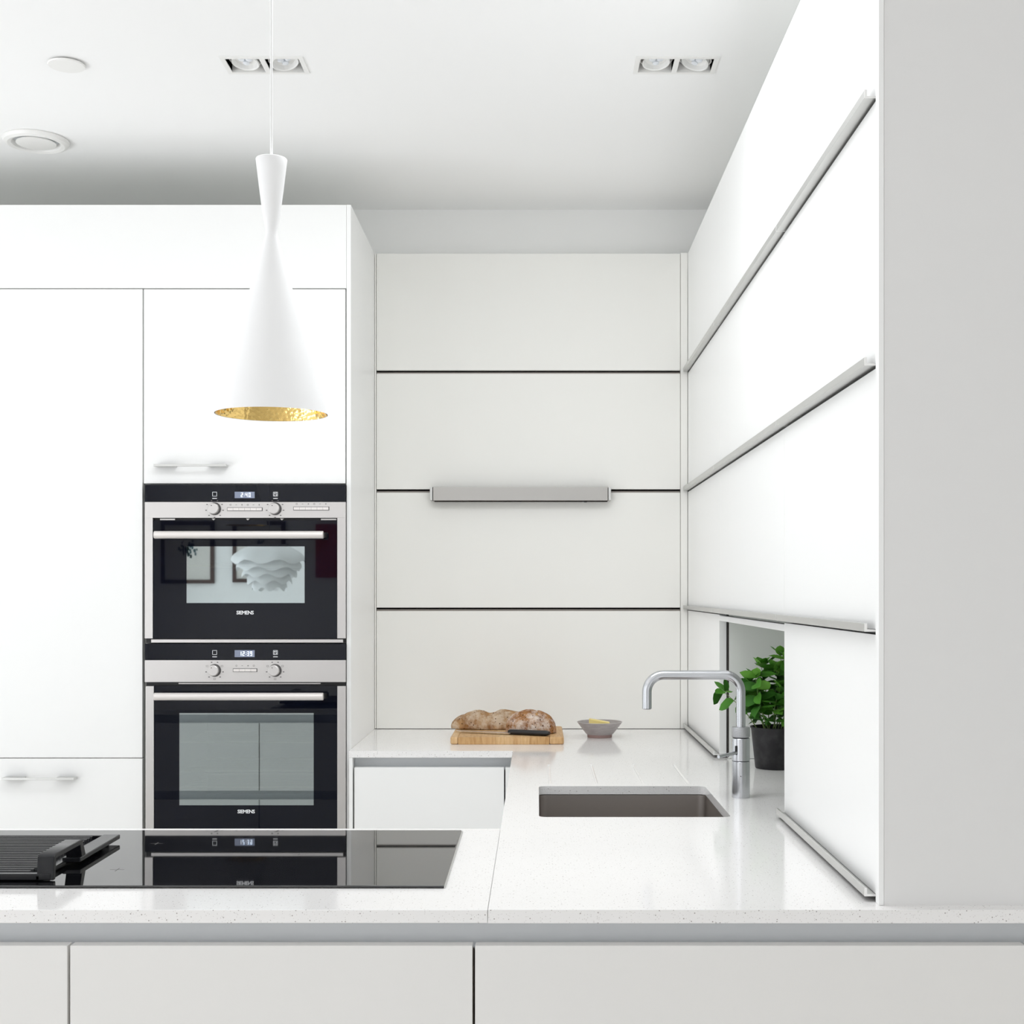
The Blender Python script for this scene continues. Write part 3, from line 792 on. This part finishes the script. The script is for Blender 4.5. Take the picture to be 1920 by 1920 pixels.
# ------------------------------------------------------------------ hob
hb = thing('induction_hob', 'wide black glass induction hob set on the white peninsula worktop', 'hob', (-0.6, 2.35, CT))
HX0, HX1, HY0, HY1 = -1.062, -0.1475, 2.100, 2.589
HT = CT + 0.0045
bx(HX0, HX1, HY0, HY1, CT + 0.0006, HT).build('glass', 'hob_glass', hb, bevel=0.0018, seg=3)
w = MB()
for a in ((HX0 - 0.0022, HX1 + 0.0022, HY1, HY1 + 0.0022), (HX1, HX1 + 0.0022, HY0, HY1), (HX0 - 0.0022, HX0, HY0, HY1)):
    w.box(a[0], a[1], a[2], a[3], CT, CT + 0.0022)
w.build('edge_trim', 'aluminium', hb)
w = MB()
for cx, cy in ((-0.70, 2.22), (-0.70, 2.45), (-0.42, 2.35), (-0.95, 2.35)):
    w.box(cx - 0.012, cx + 0.012, cy - 0.0006, cy + 0.0006, HT, HT + 0.0001); w.box(cx - 0.0006, cx + 0.0006, cy - 0.012, cy + 0.012, HT, HT + 0.0001)
w.build('zone_print', 'print_dark', hb)

# ------------------------------------------------------------------ griddle
gd = thing('griddle_plate', 'black cast ribbed griddle plate with raised handle standing on the hob', 'griddle', (-0.88, 2.3, HT))
gx0, gx1, gy0, gy1 = -1.050, -0.772, 2.131, 2.466
z0 = HT + 0.0005
w = MB()
w.box(gx0 + 0.03, gx1 - 0.03, gy0 + 0.004, gy1 - 0.004, z0, z0 + 0.0065)          # base plate
w.box(gx0 + 0.02, gx1 - 0.006, gy0, gy0 + 0.012, z0 + 0.001, z0 + 0.0115)         # front rim
w.box(gx0 + 0.02, gx1 - 0.02, gy1 - 0.008, gy1, z0 + 0.001, z0 + 0.0125)          # back rim
w.build('plate', 'cast_black', gd, bevel=0.0015)
nr = 21
for i in range(nr):
    yy = gy0 + 0.020 + (gy1 - gy0 - 0.036) * i / (nr - 1)
    w = MB(); w.prism([(yy - 0.0038, z0 + 0.0066), (yy + 0.0038, z0 + 0.0066), (yy + 0.0020, z0 + 0.0125), (yy - 0.0020, z0 + 0.0125)], gx0 + 0.046, gx1 - 0.046, 'yz')
    w.build('rib', 'cast_black', gd)
for sx in (1, -1):
    cx = (gx0 + gx1) / 2; hwg = (gx1 - gx0) / 2
    def X(a): return cx + sx * a
    def BX(w, a0, a1, y0_, y1_, zz0, zz1):
        w.box(min(X(a0), X(a1)), max(X(a0), X(a1)), y0_, y1_, zz0, zz1)
    w = MB()
    BX(w, hwg - 0.031, hwg, gy0 + 0.12, gy1, z0 + 0.0055, z0 + 0.0135)                 # side flange, rear part
    BX(w, hwg - 0.031, hwg - 0.024, gy0, gy0 + 0.12, z0 + 0.001, z0 + 0.009)
    w.build('side_flange', 'cast_black', gd, bevel=0.0015)
    # raised bridge handle over the front half of the flange
    yh0, yh1, zt, th = gy0, gy0 + 0.152, HT + 0.0425, 0.0085
    pr = [(yh0, z0 + 0.001), (yh0 + 0.004, zt - 0.004), (yh0 + 0.010, zt), (yh1 - 0.020, zt), (yh1 - 0.012, zt - 0.004), (yh1 + 0.006, z0 + 0.006),
          (yh1 - 0.016, z0 + 0.006), (yh1 - 0.026, zt - th), (yh0 + 0.014, zt - th), (yh0 + 0.010, z0 + 0.001)]
    w = MB(); w.prism(pr, min(X(hwg - 0.029), X(hwg - 0.002)), max(X(hwg - 0.029), X(hwg - 0.002)), 'yz')
    w.build('handle', 'cast_black', gd, bevel=0.0012)

# ------------------------------------------------------------------ tap
TX, TY = 0.4617, 3.030
tp = thing('kitchen_tap', 'brushed steel kitchen tap with square-arched spout and knurled ring behind the sink', 'tap', (TX, TY, CT))
MB().lathe([(0.0, CT), (0.0205, CT), (0.0205, CT + 0.0815), (0.0198, CT + 0.0822), (0.0, CT + 0.0822)], (TX, TY), 40).build('base_body', 'tap_steel', tp)
MB().lathe([(0.0195, CT + 0.0822), (0.0195, CT + 0.0834)], (TX, TY), 40).build('seam_ring', 'black_plastic', tp)
MB().lathe([(0.0, CT + 0.0834), (0.0198, CT + 0.0834), (0.0205, CT + 0.0840), (0.0205, CT + 0.1335), (0.0196, CT + 0.1345), (0.0, CT + 0.1345)], (TX, TY), 40).build('mixer_body', 'tap_steel', tp)
MB().lathe([(0.0180, CT + 0.1345), (0.0180, CT + 0.1365)], (TX, TY), 40).build('seam_ring', 'black_plastic', tp)
MB().lathe([(0.0, CT + 0.1365), (0.0195, CT + 0.1365), (0.0208, CT + 0.1380), (0.0208, CT + 0.1570), (0.0200, CT + 0.1595), (0.013, CT + 0.1600), (0.0, CT + 0.1600)], (TX, TY), 48).build('knurled_ring', 'knurl', tp)
PR = 0.0107
zt = EYE - 157.5 / 825           # axis of the horizontal run
xe = 0.2480                      # outlet axis
pts = [(TX, TY, CT + 0.158)]
rb = 0.038
pts += [(TX - rb + rb * math.cos(R(a)), TY, zt - rb + rb * math.sin(R(a))) for a in range(0, 91, 9)]
pts += [(xe + rb + rb * math.cos(R(a)), TY - 0.004, zt - rb + rb * math.sin(R(a))) for a in range(90, 181, 9)]
pts += [(xe, TY - 0.004, zt - 0.076)]
MB().tube(pts, PR, 24).build('spout', 'tap_steel', tp)
MB().lathe([(0.0095, zt - 0.0765), (0.0088, zt - 0.0775), (0.0, zt - 0.0775)], (xe, TY - 0.004), 24).build('aerator', 'knurl', tp)
lv0 = Vector((TX - 0.012, TY - 0.0150, CT + 0.1030)); lv1 = Vector((0.4035, TY - 0.055, CT + 0.0985))
MB().tube([lv0, lv1], 0.0040, 16).build('lever', 'tap_steel', tp)
MB().prism(rrect(TX - 0.0155, TX - 0.0105, CT + 0.098, CT + 0.119, 0.0024), TY - 0.0185, TY - 0.0150, 'xz').build('lever_slot', 'black_plastic', tp)
MB().lathe([(0.0012, TY - 0.0206), (0.0012, TY - 0.0198), (0, TY - 0.0206)], (TX - 0.003, CT + 0.050), 8, 'y').build('grub_screw', 'black_plastic', tp)

# ------------------------------------------------------------------ chopping board, bread, knife
BX0, BX1, BY0, BY1 = -0.267, 0.0806, 4.068, 4.405
BT = CT + 0.0225
cb = thing('chopping_board', 'thick light wood chopping board with rounded corners on the back worktop', 'chopping board', ((BX0 + BX1) / 2, (BY0 + BY1) / 2, CT))
cuts = [BX0, -0.2425, -0.172, -0.128, -0.075, -0.052, -0.024, 0.036, BX1]
mm = ['c', 'b', 'a', 'c', 'a', 'c', 'b', 'a']
rr = 0.012
for i in range(len(cuts) - 1):
    a, b2 = cuts[i] + 0.00008, cuts[i + 1] - 0.00008
    if i == 0: pl = [(b2, BY0), (b2, BY1)] + arc((a + rr, BY1 - rr), rr, 90, 180, 6) + arc((a + rr, BY0 + rr), rr, 180, 270, 6)
    elif i == len(cuts) - 2: pl = [(a, BY1), (a, BY0)] + arc((b2 - rr, BY0 + rr), rr, 270, 360, 6) + arc((b2 - rr, BY1 - rr), rr, 0, 90, 6)
    else: pl = [(a, BY0), (b2, BY0), (b2, BY1), (a, BY1)]
    st = MB(); st.prism(pl, CT + 0.0003, BT)
    ob = st.build('stave', 'board_wood_' + mm[i], cb)
    md = ob.modifiers.new('bevel', 'BEVEL'); md.width = 0.0045 if i in (0, len(cuts) - 2) else 0.0005; md.segments = 3; md.limit_method = 'ANGLE'; md.angle_limit = R(60)

def loaf(name, label, c, hx, hy, hz, rotz, material, shape, seed):
    w = MB(); nu, nv = 56, 30
    vs, fs = [], []
    for j in range(nv + 1):
        th = PI * j / nv
        for i in range(nu):
            ph = 2 * PI * i / nu
            x, y, z = math.sin(th) * math.cos(ph), math.sin(th) * math.sin(ph), math.cos(th)
            q = Vector((x, y, z))
            px_, py_, pz_ = shape(x, y, z)
            P = Vector((px_ * hx, py_ * hy, pz_ * hz))
            nn = noise.fractal(P * 45 + Vector((seed, 0, 0)), 1.0, 2.0, 4)
            P += q * nn * 0.0022
            if P.z < 0: P.z *= 0.08
            vs.append(P)
    for j in range(nv):
        for i in range(nu):
            fs.append((j * nu + i, j * nu + (i + 1) % nu, (j + 1) * nu + (i + 1) % nu, (j + 1) * nu + i))
    w.add(vs, fs)
    w.xform(Matrix.Translation(Vector(c)) @ Matrix.Rotation(R(rotz), 4, 'Z'))
    mn = min(v.z for v in w.v)
    for v in w.v: v.z += BT + 0.0004 - mn
    ob = w.build(name, material, sharp=180)
    return ob
def sgnp(v, p): return math.copysign(abs(v) ** p, v)
def long_shape(x, y, z):
    ax = sgnp(x, 0.85)
    hump = 1 + 0.10 * math.exp(-((ax + 0.46) / 0.16) ** 2) - 0.16 * math.exp(-((ax + 0.10) / 0.12) ** 2) + 0.06 * math.exp(-((ax - 0.2) / 0.2) ** 2)
    return ax, sgnp(y, 0.8), sgnp(z, 0.80) * hump if z > 0 else z * 0.35
def round_shape(x, y, z):
    zz = sgnp(z, 0.75)
    # shallow crossing scores
    g = 0.0
    if z > 0.1:
        g = 0.07 * math.exp(-((x - 0.18 - 0.25 * y) / 0.07) ** 2) + 0.05 * math.exp(-((y + 0.55 - 0.15 * x) / 0.08) ** 2)
    if z > 0: zz *= 1 - g
    return x * (1 - 0.06 * x * 0), y, zz if z > 0 else z * 0.4
l1 = loaf('bread_loaf', None, (-0.135, 4.328, BT), 0.146, 0.050, 0.0555, 0, 'crust_pale', long_shape, 1.3)
tag(l1, 'long knobbly seeded bread loaf lying at the back of the board', 'bread')
l2 = loaf('bread_loaf', None, (-0.0215, 4.196, BT), 0.080, 0.062, 0.0700, -8, 'crust_dark', round_shape, 7.7)
tag(l2, 'round dark crusty loaf with flour scores, in front of the long loaf', 'bread')
w = MB()
for k, (xx, yy, rot, ln) in enumerate(((-0.003, 4.193, 62, 0.040),)):
    pts = []
    for i in range(9):
        f = i / 8
        px_ = 0.010 + 0.020 * f - 0.018; py_ = 4.153 + 0.05 * f
        dx, dy = (px_ + 0.0215) / 0.080, (py_ - 4.196) / 0.062
        zz = 0.0700 * max(0.0, 1 - dx * dx - dy * dy) ** 0.375
        pts.append((px_, py_, BT + zz - 0.002))
    w.tube(pts, 0.005, 8, radii=[0.001, 0.003, 0.0045, 0.005, 0.005, 0.0045, 0.004, 0.003, 0.001])
# crust ridge is a part of the round loaf
ORIG[l2.name] = Vector(l2.location)
w.build('crust_ridge', 'crust_split', l2)

kn = thing('bread_knife', 'bread knife with black handle lying along the front of the board', 'knife', (-0.1, 4.15, BT))
k0 = Vector((-0.258, 4.205, 0)); k1 = Vector((0.036, 4.095, 0))
dk = (k1 - k0).normalized(); pk = Vector((-dk.y, dk.x, 0)); Lk = (k1 - k0).length
mk = Matrix(((dk.x, pk.x, 0, k0.x), (dk.y, pk.y, 0, k0.y), (0, 0, 1, BT), (0, 0, 0, 1)))
w = MB(); w.prism([(0, 0.004), (0.02, -0.006), (0.19, -0.013), (0.19, 0.010), (0.03, 0.009)], 0.0050, 0.0068)
w.xform(mk); w.build('blade', 'knife_steel', kn)
w = MB(); hs = [(0.180, 0.0085, 0.0060), (0.186, 0.0115, 0.0080), (0.23, 0.0105, 0.0078), (0.28, 0.0115, 0.0080), (Lk - 0.012, 0.0125, 0.0085), (Lk, 0.009, 0.0055)]
vs, fs = [], []
for (xx, hw, hh) in hs:
    for i in range(12):
        a = 2 * PI * i / 12
        vs.append((xx, hw * sgnp(math.cos(a), 0.7), 0.0089 + hh * sgnp(math.sin(a), 0.7)))
for j in range(len(hs) - 1):
    for i in range(12): fs.append((j * 12 + i, j * 12 + (i + 1) % 12, (j + 1) * 12 + (i + 1) % 12, (j + 1) * 12 + i))
fs += [tuple(range(11, -1, -1)), tuple((len(hs) - 1) * 12 + i for i in range(12))]
w.add(vs, fs); w.xform(mk); w.build('handle', 'black_plastic', kn, sharp=60)

# ------------------------------------------------------------------ bowl with butter
bo = thing('stoneware_bowl', 'small grey stoneware bowl on a terracotta foot holding butter', 'bowl', (0.199, 4.276, CT))
c = (0.199, 4.276)
MB().openlathe([(0.0405, CT + 0.0095), (0.0445, CT + 0.0125), (0.0540, CT + 0.0240), (0.0635, CT + 0.0370), (0.0715, CT + 0.0475), (0.0728, CT + 0.0490), (0.0715, CT + 0.0496),
                (0.0690, CT + 0.0470), (0.0600, CT + 0.0350), (0.0500, CT + 0.0225), (0.0380, CT + 0.0130), (0.0001, CT + 0.0105)], c, 48).build('bowl_body', 'stoneware', bo, sharp=60)
MB().lathe([(0.0715, CT + 0.0487), (0.0731, CT + 0.0492), (0.0722, CT + 0.0502), (0.0706, CT + 0.0496)], c, 48, closed=True).build('rim', 'stoneware_rim', bo)
MB().lathe([(0.0, CT + 0.0002), (0.0385, CT + 0.0002), (0.0395, CT + 0.0020), (0.0400, CT + 0.0095), (0.0, CT + 0.0095)], c, 48).build('foot', 'terracotta', bo)
w = MB(); w.prism([(0.164, 4.262), (0.229, 4.256), (0.2325, 4.283), (0.166, 4.290)], CT + 0.0250, CT + 0.0545)
w.v = [v + Vector((0, 0, 0.006 * (0.199 - v.x) / 0.035)) if v.z > CT + 0.05 else v for v in w.v]
bu = w.build('butter', 'butter', bevel=0.003, seg=3)
tag(bu, 'yellow block of butter in the small stoneware bowl', 'butter')

# ------------------------------------------------------------------ potted mint in the niche
PX, PY = 0.628, 3.530
pl = thing('potted_herb', 'leafy green mint plant in a black pot inside the open cabinet', 'plant', (PX, PY, CT))
MB().openlathe([(0.0001, CT + 0.0005), (0.0500, CT + 0.0005), (0.0515, CT + 0.002), (0.0625, CT + 0.106), (0.0645, CT + 0.1065), (0.0650, CT + 0.1100), (0.0600, CT + 0.1100), (0.0585, CT + 0.095), (0.0001, CT + 0.094)], (PX, PY), 40).build('pot', 'pot_black', pl, sharp=40)
MB().lathe([(0.0, CT + 0.0945), (0.0580, CT + 0.0945), (0.0580, CT + 0.098), (0.0, CT + 0.101)], (PX, PY), 24).build('soil', 'soil', pl)
rnd = random.Random(11)
def leaf_mesh(k, L_=1.0):
    vs, fs = [], []
    wid = [0.0, 0.24, 0.33, 0.32, 0.22, 0.0]
    for i in range(6):
        f = i / 5
        dz = -0.22 * f * f + 0.05 * math.sin(f * 5 + k)
        for sgn in (-1, 0, 1):
            wv = wid[i] * (1 + 0.08 * ((i + k) % 2))
            vs.append((sgn * wv, f, dz + (0.09 * abs(sgn) * (1 if wid[i] > 0 else 0)) * (1 if i < 5 else 0)))
    for i in range(5):
        for j in range(2):
            a = i * 3 + j
            fs.append((a, a + 1, a + 4, a + 3))
    me = bpy.data.meshes.new('leaf')
    me.from_pydata(vs, [], fs)
    for p in me.polygons: p.use_smooth = True
    me.materials.append(M['leaf_%d' % k])
    return me
LM = [leaf_mesh(k) for k in range(3)]
nleaf = [0]
def put_leaf(pos, direction, size, k, roll):
    d = Vector(direction).normalized()
    up = Vector((0, 0, 1)) if abs(d.z) < 0.95 else Vector((1, 0, 0))
    x = d.cross(up).normalized(); z = x.cross(d).normalized()
    mt = Matrix(((x.x, d.x, z.x, 0), (x.y, d.y, z.y, 0), (x.z, d.z, z.z, 0), (0, 0, 0, 1))) @ Matrix.Rotation(roll, 4, 'Y')
    ob = bpy.data.objects.new('leaf', LM[k]); col.objects.link(ob)
    ob.parent = pl
    ob.matrix_local = Matrix.Translation(Vector(pos) - ORIG[pl.name]) @ mt @ Matrix.Scale(size, 4)
    nleaf[0] += 1
def stem(p0, p1, bend, nn, s0, s1, tip=True, start=0.3, kbias=0):
    p0, p1 = Vector(p0), Vector(p1)
    pts = []
    for i in range(9):
        f = i / 8
        pts.append(p0.lerp(p1, f) + Vector(bend) * math.sin(f * PI))
    MB().tube(pts, 0.0014, 6, radii=[0.0017 - 0.0009 * i / 8 for i in range(9)]).build('stem', 'stem', pl)
    a0 = rnd.uniform(0, PI)
    for n_ in range(nn):
        f = start + (1 - start) * n_ / max(1, nn - 1)
        i = min(7, int(f * 8)); q = pts[i].lerp(pts[i + 1], f * 8 - i)
        sz = s0 + (s1 - s0) * f
        a = a0 + n_ * PI / 2
        for sd in (0, PI):
            a2 = a + sd + rnd.uniform(-0.5, 0.5); dr = Vector((math.cos(a2), math.sin(a2), rnd.uniform(-0.5, 0.75)))
            put_leaf(q, dr, sz * rnd.uniform(0.85, 1.15), min(2, max(0, int(rnd.random() * 2.2 + (0.6 if f > 0.8 else 0) + kbias))), rnd.uniform(-0.9, 0.9))
    if tip:
        for a in range(4):
            put_leaf(pts[-1], (math.cos(a * PI / 2 + a0) * 0.6, math.sin(a * PI / 2 + a0) * 0.6, 1), s1 * 0.75, 2 if a % 2 else 1, 0)
zs = CT + 0.099
# the single shoot reaching out to the left behind the tap
stem((PX - 0.045, PY - 0.01, zs), (0.490, PY - 0.02, 1.124), (0.008, 0, 0.002), 3, 0.050, 0.044, False, 0.50)
put_leaf((0.490, PY - 0.02, 1.124), (-0.8, -0.3, -0.62), 0.048, 0, 1.25)
put_leaf((0.490, PY - 0.02, 1.125), (-0.50, 0.1, 0.80), 0.036, 1, 0.7)
put_leaf((0.492, PY - 0.02, 1.125), (0.18, 0.1, 0.9), 0.036, 0, -0.8)
tips = [(-0.068, 0.00, 0.125), (-0.058, -0.05, 0.140), (-0.030, 0.03, 0.165), (0.0, -0.02, 0.160), (0.020, 0.03, 0.195), (0.030, -0.03, 0.185), (0.055, 0.0, 0.165),
        (0.075, 0.03, 0.140), (0.080, -0.03, 0.115), (0.005, -0.06, 0.115), (-0.050, -0.03, 0.105), (-0.055, 0.04, 0.110), (0.04, -0.07, 0.10), (0.03, 0.07, 0.13), (0.050, -0.05, 0.15)]
for i, (dx, dy, dz) in enumerate(tips):
    b0 = (PX + dx * 0.42 + rnd.uniform(-0.008, 0.008), PY + dy * 0.5, zs)
    stem(b0, (PX + dx, PY + dy, zs + dz), (rnd.uniform(-0.012, 0.012), rnd.uniform(-0.01, 0.01), 0), 7, 0.032, 0.050 if i < 7 else 0.044, True, 0.22 if i > 8 else 0.40, 0.6 if dx > 0.04 else 0)

# ------------------------------------------------------------------ pendant lamps
def pendant(x, y, label, zoff=0.0):
    zb, zw, ztp = 1.6923 + zoff, 2.0010 + zoff, 2.1285 + zoff
    t = thing('pendant_lamp', label, 'lamp', (x, y, zb), 'white hourglass pendant lamps over the peninsula')
    def rad(z):
        if z <= zw: return 0.0098 + (0.0955 - 0.0098) * (zw - z) / (zw - zb)
        f = (z - zw) / (ztp - zw)
        return 0.0098 + (0.0266 - 0.0098) * (f ** 0.88)
    prof = []
    for i in range(13):
        z = zb + (zw - 0.012 - zb) * i / 12; prof.append((rad(z), z))
    prof += [(0.0112, zw - 0.006), (0.0100, zw - 0.001), (0.0098, zw + 0.004), (0.0104, zw + 0.010)]
    for i in range(1, 9):
        z = zw + 0.012 + (ztp - zw - 0.012) * i / 8; prof.append((rad(z), z))
    prof += [(0.0258, ztp + 0.0012), (0.020, ztp + 0.0022), (0.0, ztp + 0.0026)]
    MB().openlathe(prof[:-1] + [(0.0001, ztp + 0.0026)], (x, y), 64).build('shade', 'pendant_white', t, sharp=50)
    # hammered brass lining
    w = MB()
    vs, fs = [], []
    n, k = 72, 26
    rr_ = random.Random(3)
    for j in range(k + 1):
        z = zb + 0.0003 + (zw - 0.03 - zb) * j / k
        for i in range(n):
            a = 2 * PI * (i + 0.5 * (j % 2)) / n
            r_ = max(rad(z) - 0.0012, 0.003) + (0 if j == 0 else rr_.uniform(-0.0001, 0.0001))
            vs.append((x + r_ * math.cos(a), y + r_ * math.sin(a), z))
    for j in range(k):
        for i in range(n): fs.append((j * n + i, j * n + (i + 1) % n, (j + 1) * n + (i + 1) % n, (j + 1) * n + i))
    w.add(vs, fs)
    w.build('brass_lining', 'brass', t, sharp=180)
    MB().lathe([(0.0, zb + 0.10), (0.020, zb + 0.11), (0.026, zb + 0.14), (0.018, zb + 0.17), (0.013, zb + 0.20), (0.0, zb + 0.21)], (x, y), 20).build('bulb', 'lens', t)
    MB().tube([(x, y, ztp + 0.002), (x - 0.0004, y, ztp + 0.3), (x - 0.001, y, CEIL - 0.02)], 0.0024, 10).build('cord', 'cord', t)
    MB().lathe([(0.045, CEIL - 0.0005), (0.045, CEIL - 0.018), (0.040, CEIL - 0.022), (0.0, CEIL - 0.022)], (x - 0.001, y), 32).build('ceiling_rose', 'pendant_white', t)
pendant(-0.4557, 2.283, 'white hourglass pendant lamp with hammered brass inside, hanging over the hob')
pendant(-1.34, 1.75, 'second white hourglass pendant lamp, left of the frame, mirrored in the upper oven')

# ------------------------------------------------------------------ ceiling fittings
for q, (x0, x1, y0, y1) in enumerate(LH):
    t = thing('recessed_downlight', 'twin square recessed ceiling downlight ' + ('behind the pendant cord' if q == 0 else 'nearest the right-hand cabinets'), 'light', ((x0 + x1) / 2, (y0 + y1) / 2, CEIL - 0.004), 'twin recessed ceiling downlights')
    xm = (x0 + x1) / 2
    hs = [(x0 + 0.0115, xm - 0.0065, y0 + 0.0115, y1 - 0.0115), (xm + 0.0065, x1 - 0.0115, y0 + 0.0115, y1 - 0.0115)]
    MB().slab(x0, x1, y0, y1, CEIL - 0.003, CEIL - 0.0002, hs).build('trim_frame', 'fixture_white', t)
    for i, (a0, a1, b0, b1) in enumerate(hs):
        w = MB(); zt_ = CEIL + 0.085
        w.box(a0 - 0.001, a0, b0, b1, CEIL, zt_); w.box(a1, a1 + 0.001, b0, b1, CEIL, zt_); w.box(a0, a1, b0 - 0.001, b0, CEIL, zt_); w.box(a0 - 0.001, a1 + 0.001, b0 - 0.001, b1 + 0.001, zt_, zt_ + 0.001)
        w.build('recess_box', 'recess_black', t)
        bx(a0, a1, b1 - 0.001, b1 - 0.0002, CEIL, CEIL + 0.05).build('recess_side', 'fixture_white', t)
        cx, cy = (a0 + a1) / 2, (b0 + b1) / 2
        tx = (0.16, 0.02, -0.05, 0.28)[q * 2 + i] if q else (0.05, -0.22)[i]
        m1 = Matrix.Translation((cx, cy, CEIL + 0.012)) @ Matrix.Rotation(-0.18, 4, 'X') @ Matrix.Rotation(tx, 4, 'Y') @ Matrix.Scale(0.93, 4)
        w = MB(); w.lathe([(0.0415, -0.003), (0.0445, -0.003), (0.0445, 0.008), (0.0415, 0.008)], (0, 0), 40, closed=True); w.xform(Matrix.Translation((cx, cy, CEIL + 0.014)) @ Matrix.Rotation(tx * 0.4, 4, 'Y') @ Matrix.Scale(0.93, 4))
        w.build('gimbal_ring', 'fixture_white', t)
        w = MB(); w.lathe([(0.0, 0.03), (0.036, 0.03), (0.0385, 0.0), (0.0385, -0.008), (0.0355, -0.010), (0.0330, -0.0075), (0.031, 0.004), (0.0, 0.005)], (0, 0), 40); w.xform(m1)
        hl = w.build('lamp_head', 'fixture_white', t)
        w = MB()
        for kx, ky in ((0, 0.012), (0.0105, -0.006), (-0.0105, -0.006)): w.lathe([(0.0095, 0.004), (0.0090, -0.0035), (0.005, -0.0055), (0, -0.006)], (kx, ky), 16)
        w.xform(m1); w.build('lens', 'lens', hl)
t = thing('ceiling_cover', 'small round white cover plate on the ceiling, top left', 'ceiling fitting', (-1.1840, 3.351, CEIL - 0.01))
MB().lathe([(0.0, CEIL - 0.0005), (0.030, CEIL - 0.0005), (0.030, CEIL - 0.0045), (0.0, CEIL - 0.0045)], (-1.1840, 3.351), 32).build('mount', 'dark_gap', t)
MB().lathe([(0.0, CEIL - 0.0046), (0.0455, CEIL - 0.0046), (0.046, CEIL - 0.006), (0.044, CEIL - 0.0085), (0.0, CEIL - 0.0095)], (-1.1840, 3.351), 48).build('cover', 'fixture_white', t)
VX, VY = -1.4745, 3.921
t = thing('air_valve', 'round white ventilation valve on the ceiling above the tall cabinets', 'ceiling fitting', (VX, VY, CEIL - 0.03))
w = MB(); w.lathe([(0.093, CEIL - 0.0005), (0.0945, CEIL - 0.004), (0.090, CEIL - 0.012), (0.080, CEIL - 0.016), (0.070, CEIL - 0.013), (0.064, CEIL - 0.0005)], (VX, VY), 56, closed=True); w.build('outer_ring', 'fixture_white', t)
MB().lathe([(0.0, CEIL - 0.0006), (0.063, CEIL - 0.0006), (0.063, CEIL - 0.0016), (0, CEIL - 0.0016)], (VX, VY), 40).build('throat', 'channel', t)
MB().lathe([(0.0, CEIL - 0.0018), (0.050, CEIL - 0.0060), (0.0565, CEIL - 0.010), (0.0565, CEIL - 0.0125), (0.040, CEIL - 0.0150), (0.0, CEIL - 0.0155)], (VX, VY), 48).build('disc', 'fixture_white', t)

# ------------------------------------------------------------------ things behind the camera mirrored in the ovens
def picture(x0, x1, z0, z1, label):
    t = thing('framed_picture', label, 'picture', ((x0 + x1) / 2, YREAR + 0.02, z0), 'dark framed pictures on the rear wall')
    MB().slab(x0, x1, z0, z1, YREAR + 0.001, YREAR + 0.03, [(x0 + 0.03, x1 - 0.03, z0 + 0.03, z1 - 0.03)], 'xz').build('frame', 'frame_wood', t)
    bx(x0 + 0.03, x1 - 0.03, YREAR + 0.002, YREAR + 0.015, z0 + 0.03, z1 - 0.03).build('mount_board', 'mount', t)
    rn = random.Random(int(x0 * 100))
    w = MB(); cx, cz = (x0 + x1) / 2, (z0 + z1) / 2 + 0.03
    for i in range(60):
        a, r_ = rn.uniform(0, 2 * PI), rn.uniform(0, 0.085)
        px_, pz_ = cx + r_ * math.cos(a), cz + r_ * math.sin(a)
        s2 = rn.uniform(0.003, 0.009)
        w.box(px_ - s2, px_ + s2, YREAR + 0.0145, YREAR + 0.016, pz_ - s2 * 1.6, pz_ + s2 * 1.6)
    w.build('artwork', 'art_blue', t)
picture(-3.183, -2.736, 1.453, 1.977, 'dark framed picture on the rear wall, mirrored at the left of the upper oven')
picture(-2.578, -2.136, 1.462, 1.977, 'dark framed picture on the rear wall, mirrored behind the petal lamp')
rc = bx(-1.874, -1.571, YREAR + 0.001, YREAR + 0.035, 1.503, 1.954).build('canvas', 'red_canvas')
tag(rc, 'plain red canvas on the rear wall, mirrored at the right of the upper oven', 'picture')
t = thing('petal_lamp', 'white layered petal pendant lamp behind the camera, mirrored in the upper oven', 'lamp', (-1.79, -1.0, 1.36))
rn = random.Random(5)
for lay in range(5):
    w = MB(); R0 = 0.245 - 0.032 * lay; zt_ = 1.66 - lay * 0.045
    vs, fs = [], []
    n = 40
    for j in range(6):
        f = j / 5
        for i in range(n):
            a = 2 * PI * i / n
            r_ = R0 * (0.45 + 0.55 * math.sin(f * PI * 0.55)) * (1 + 0.03 * f * math.sin(a * 7 + lay))
            vs.append((-1.79 + r_ * math.cos(a), -1.0 + r_ * math.sin(a), zt_ + 0.04 - 0.12 * f + 0.014 * f * math.sin(a * 7 + lay * 2)))
    for j in range(5):
        for i in range(n): fs.append((j * n + i, j * n + (i + 1) % n, (j + 1) * n + (i + 1) % n, (j + 1) * n + i))
    w.add(vs, fs); w.build('petal_ring', 'lamp_leaf', t)
MB().tube([(-1.79, -1.0, 1.62), (-1.79, -1.0, CEIL - 0.002)], 0.003, 8).build('cord', 'cord', t)
print('leaves', nleaf[0])
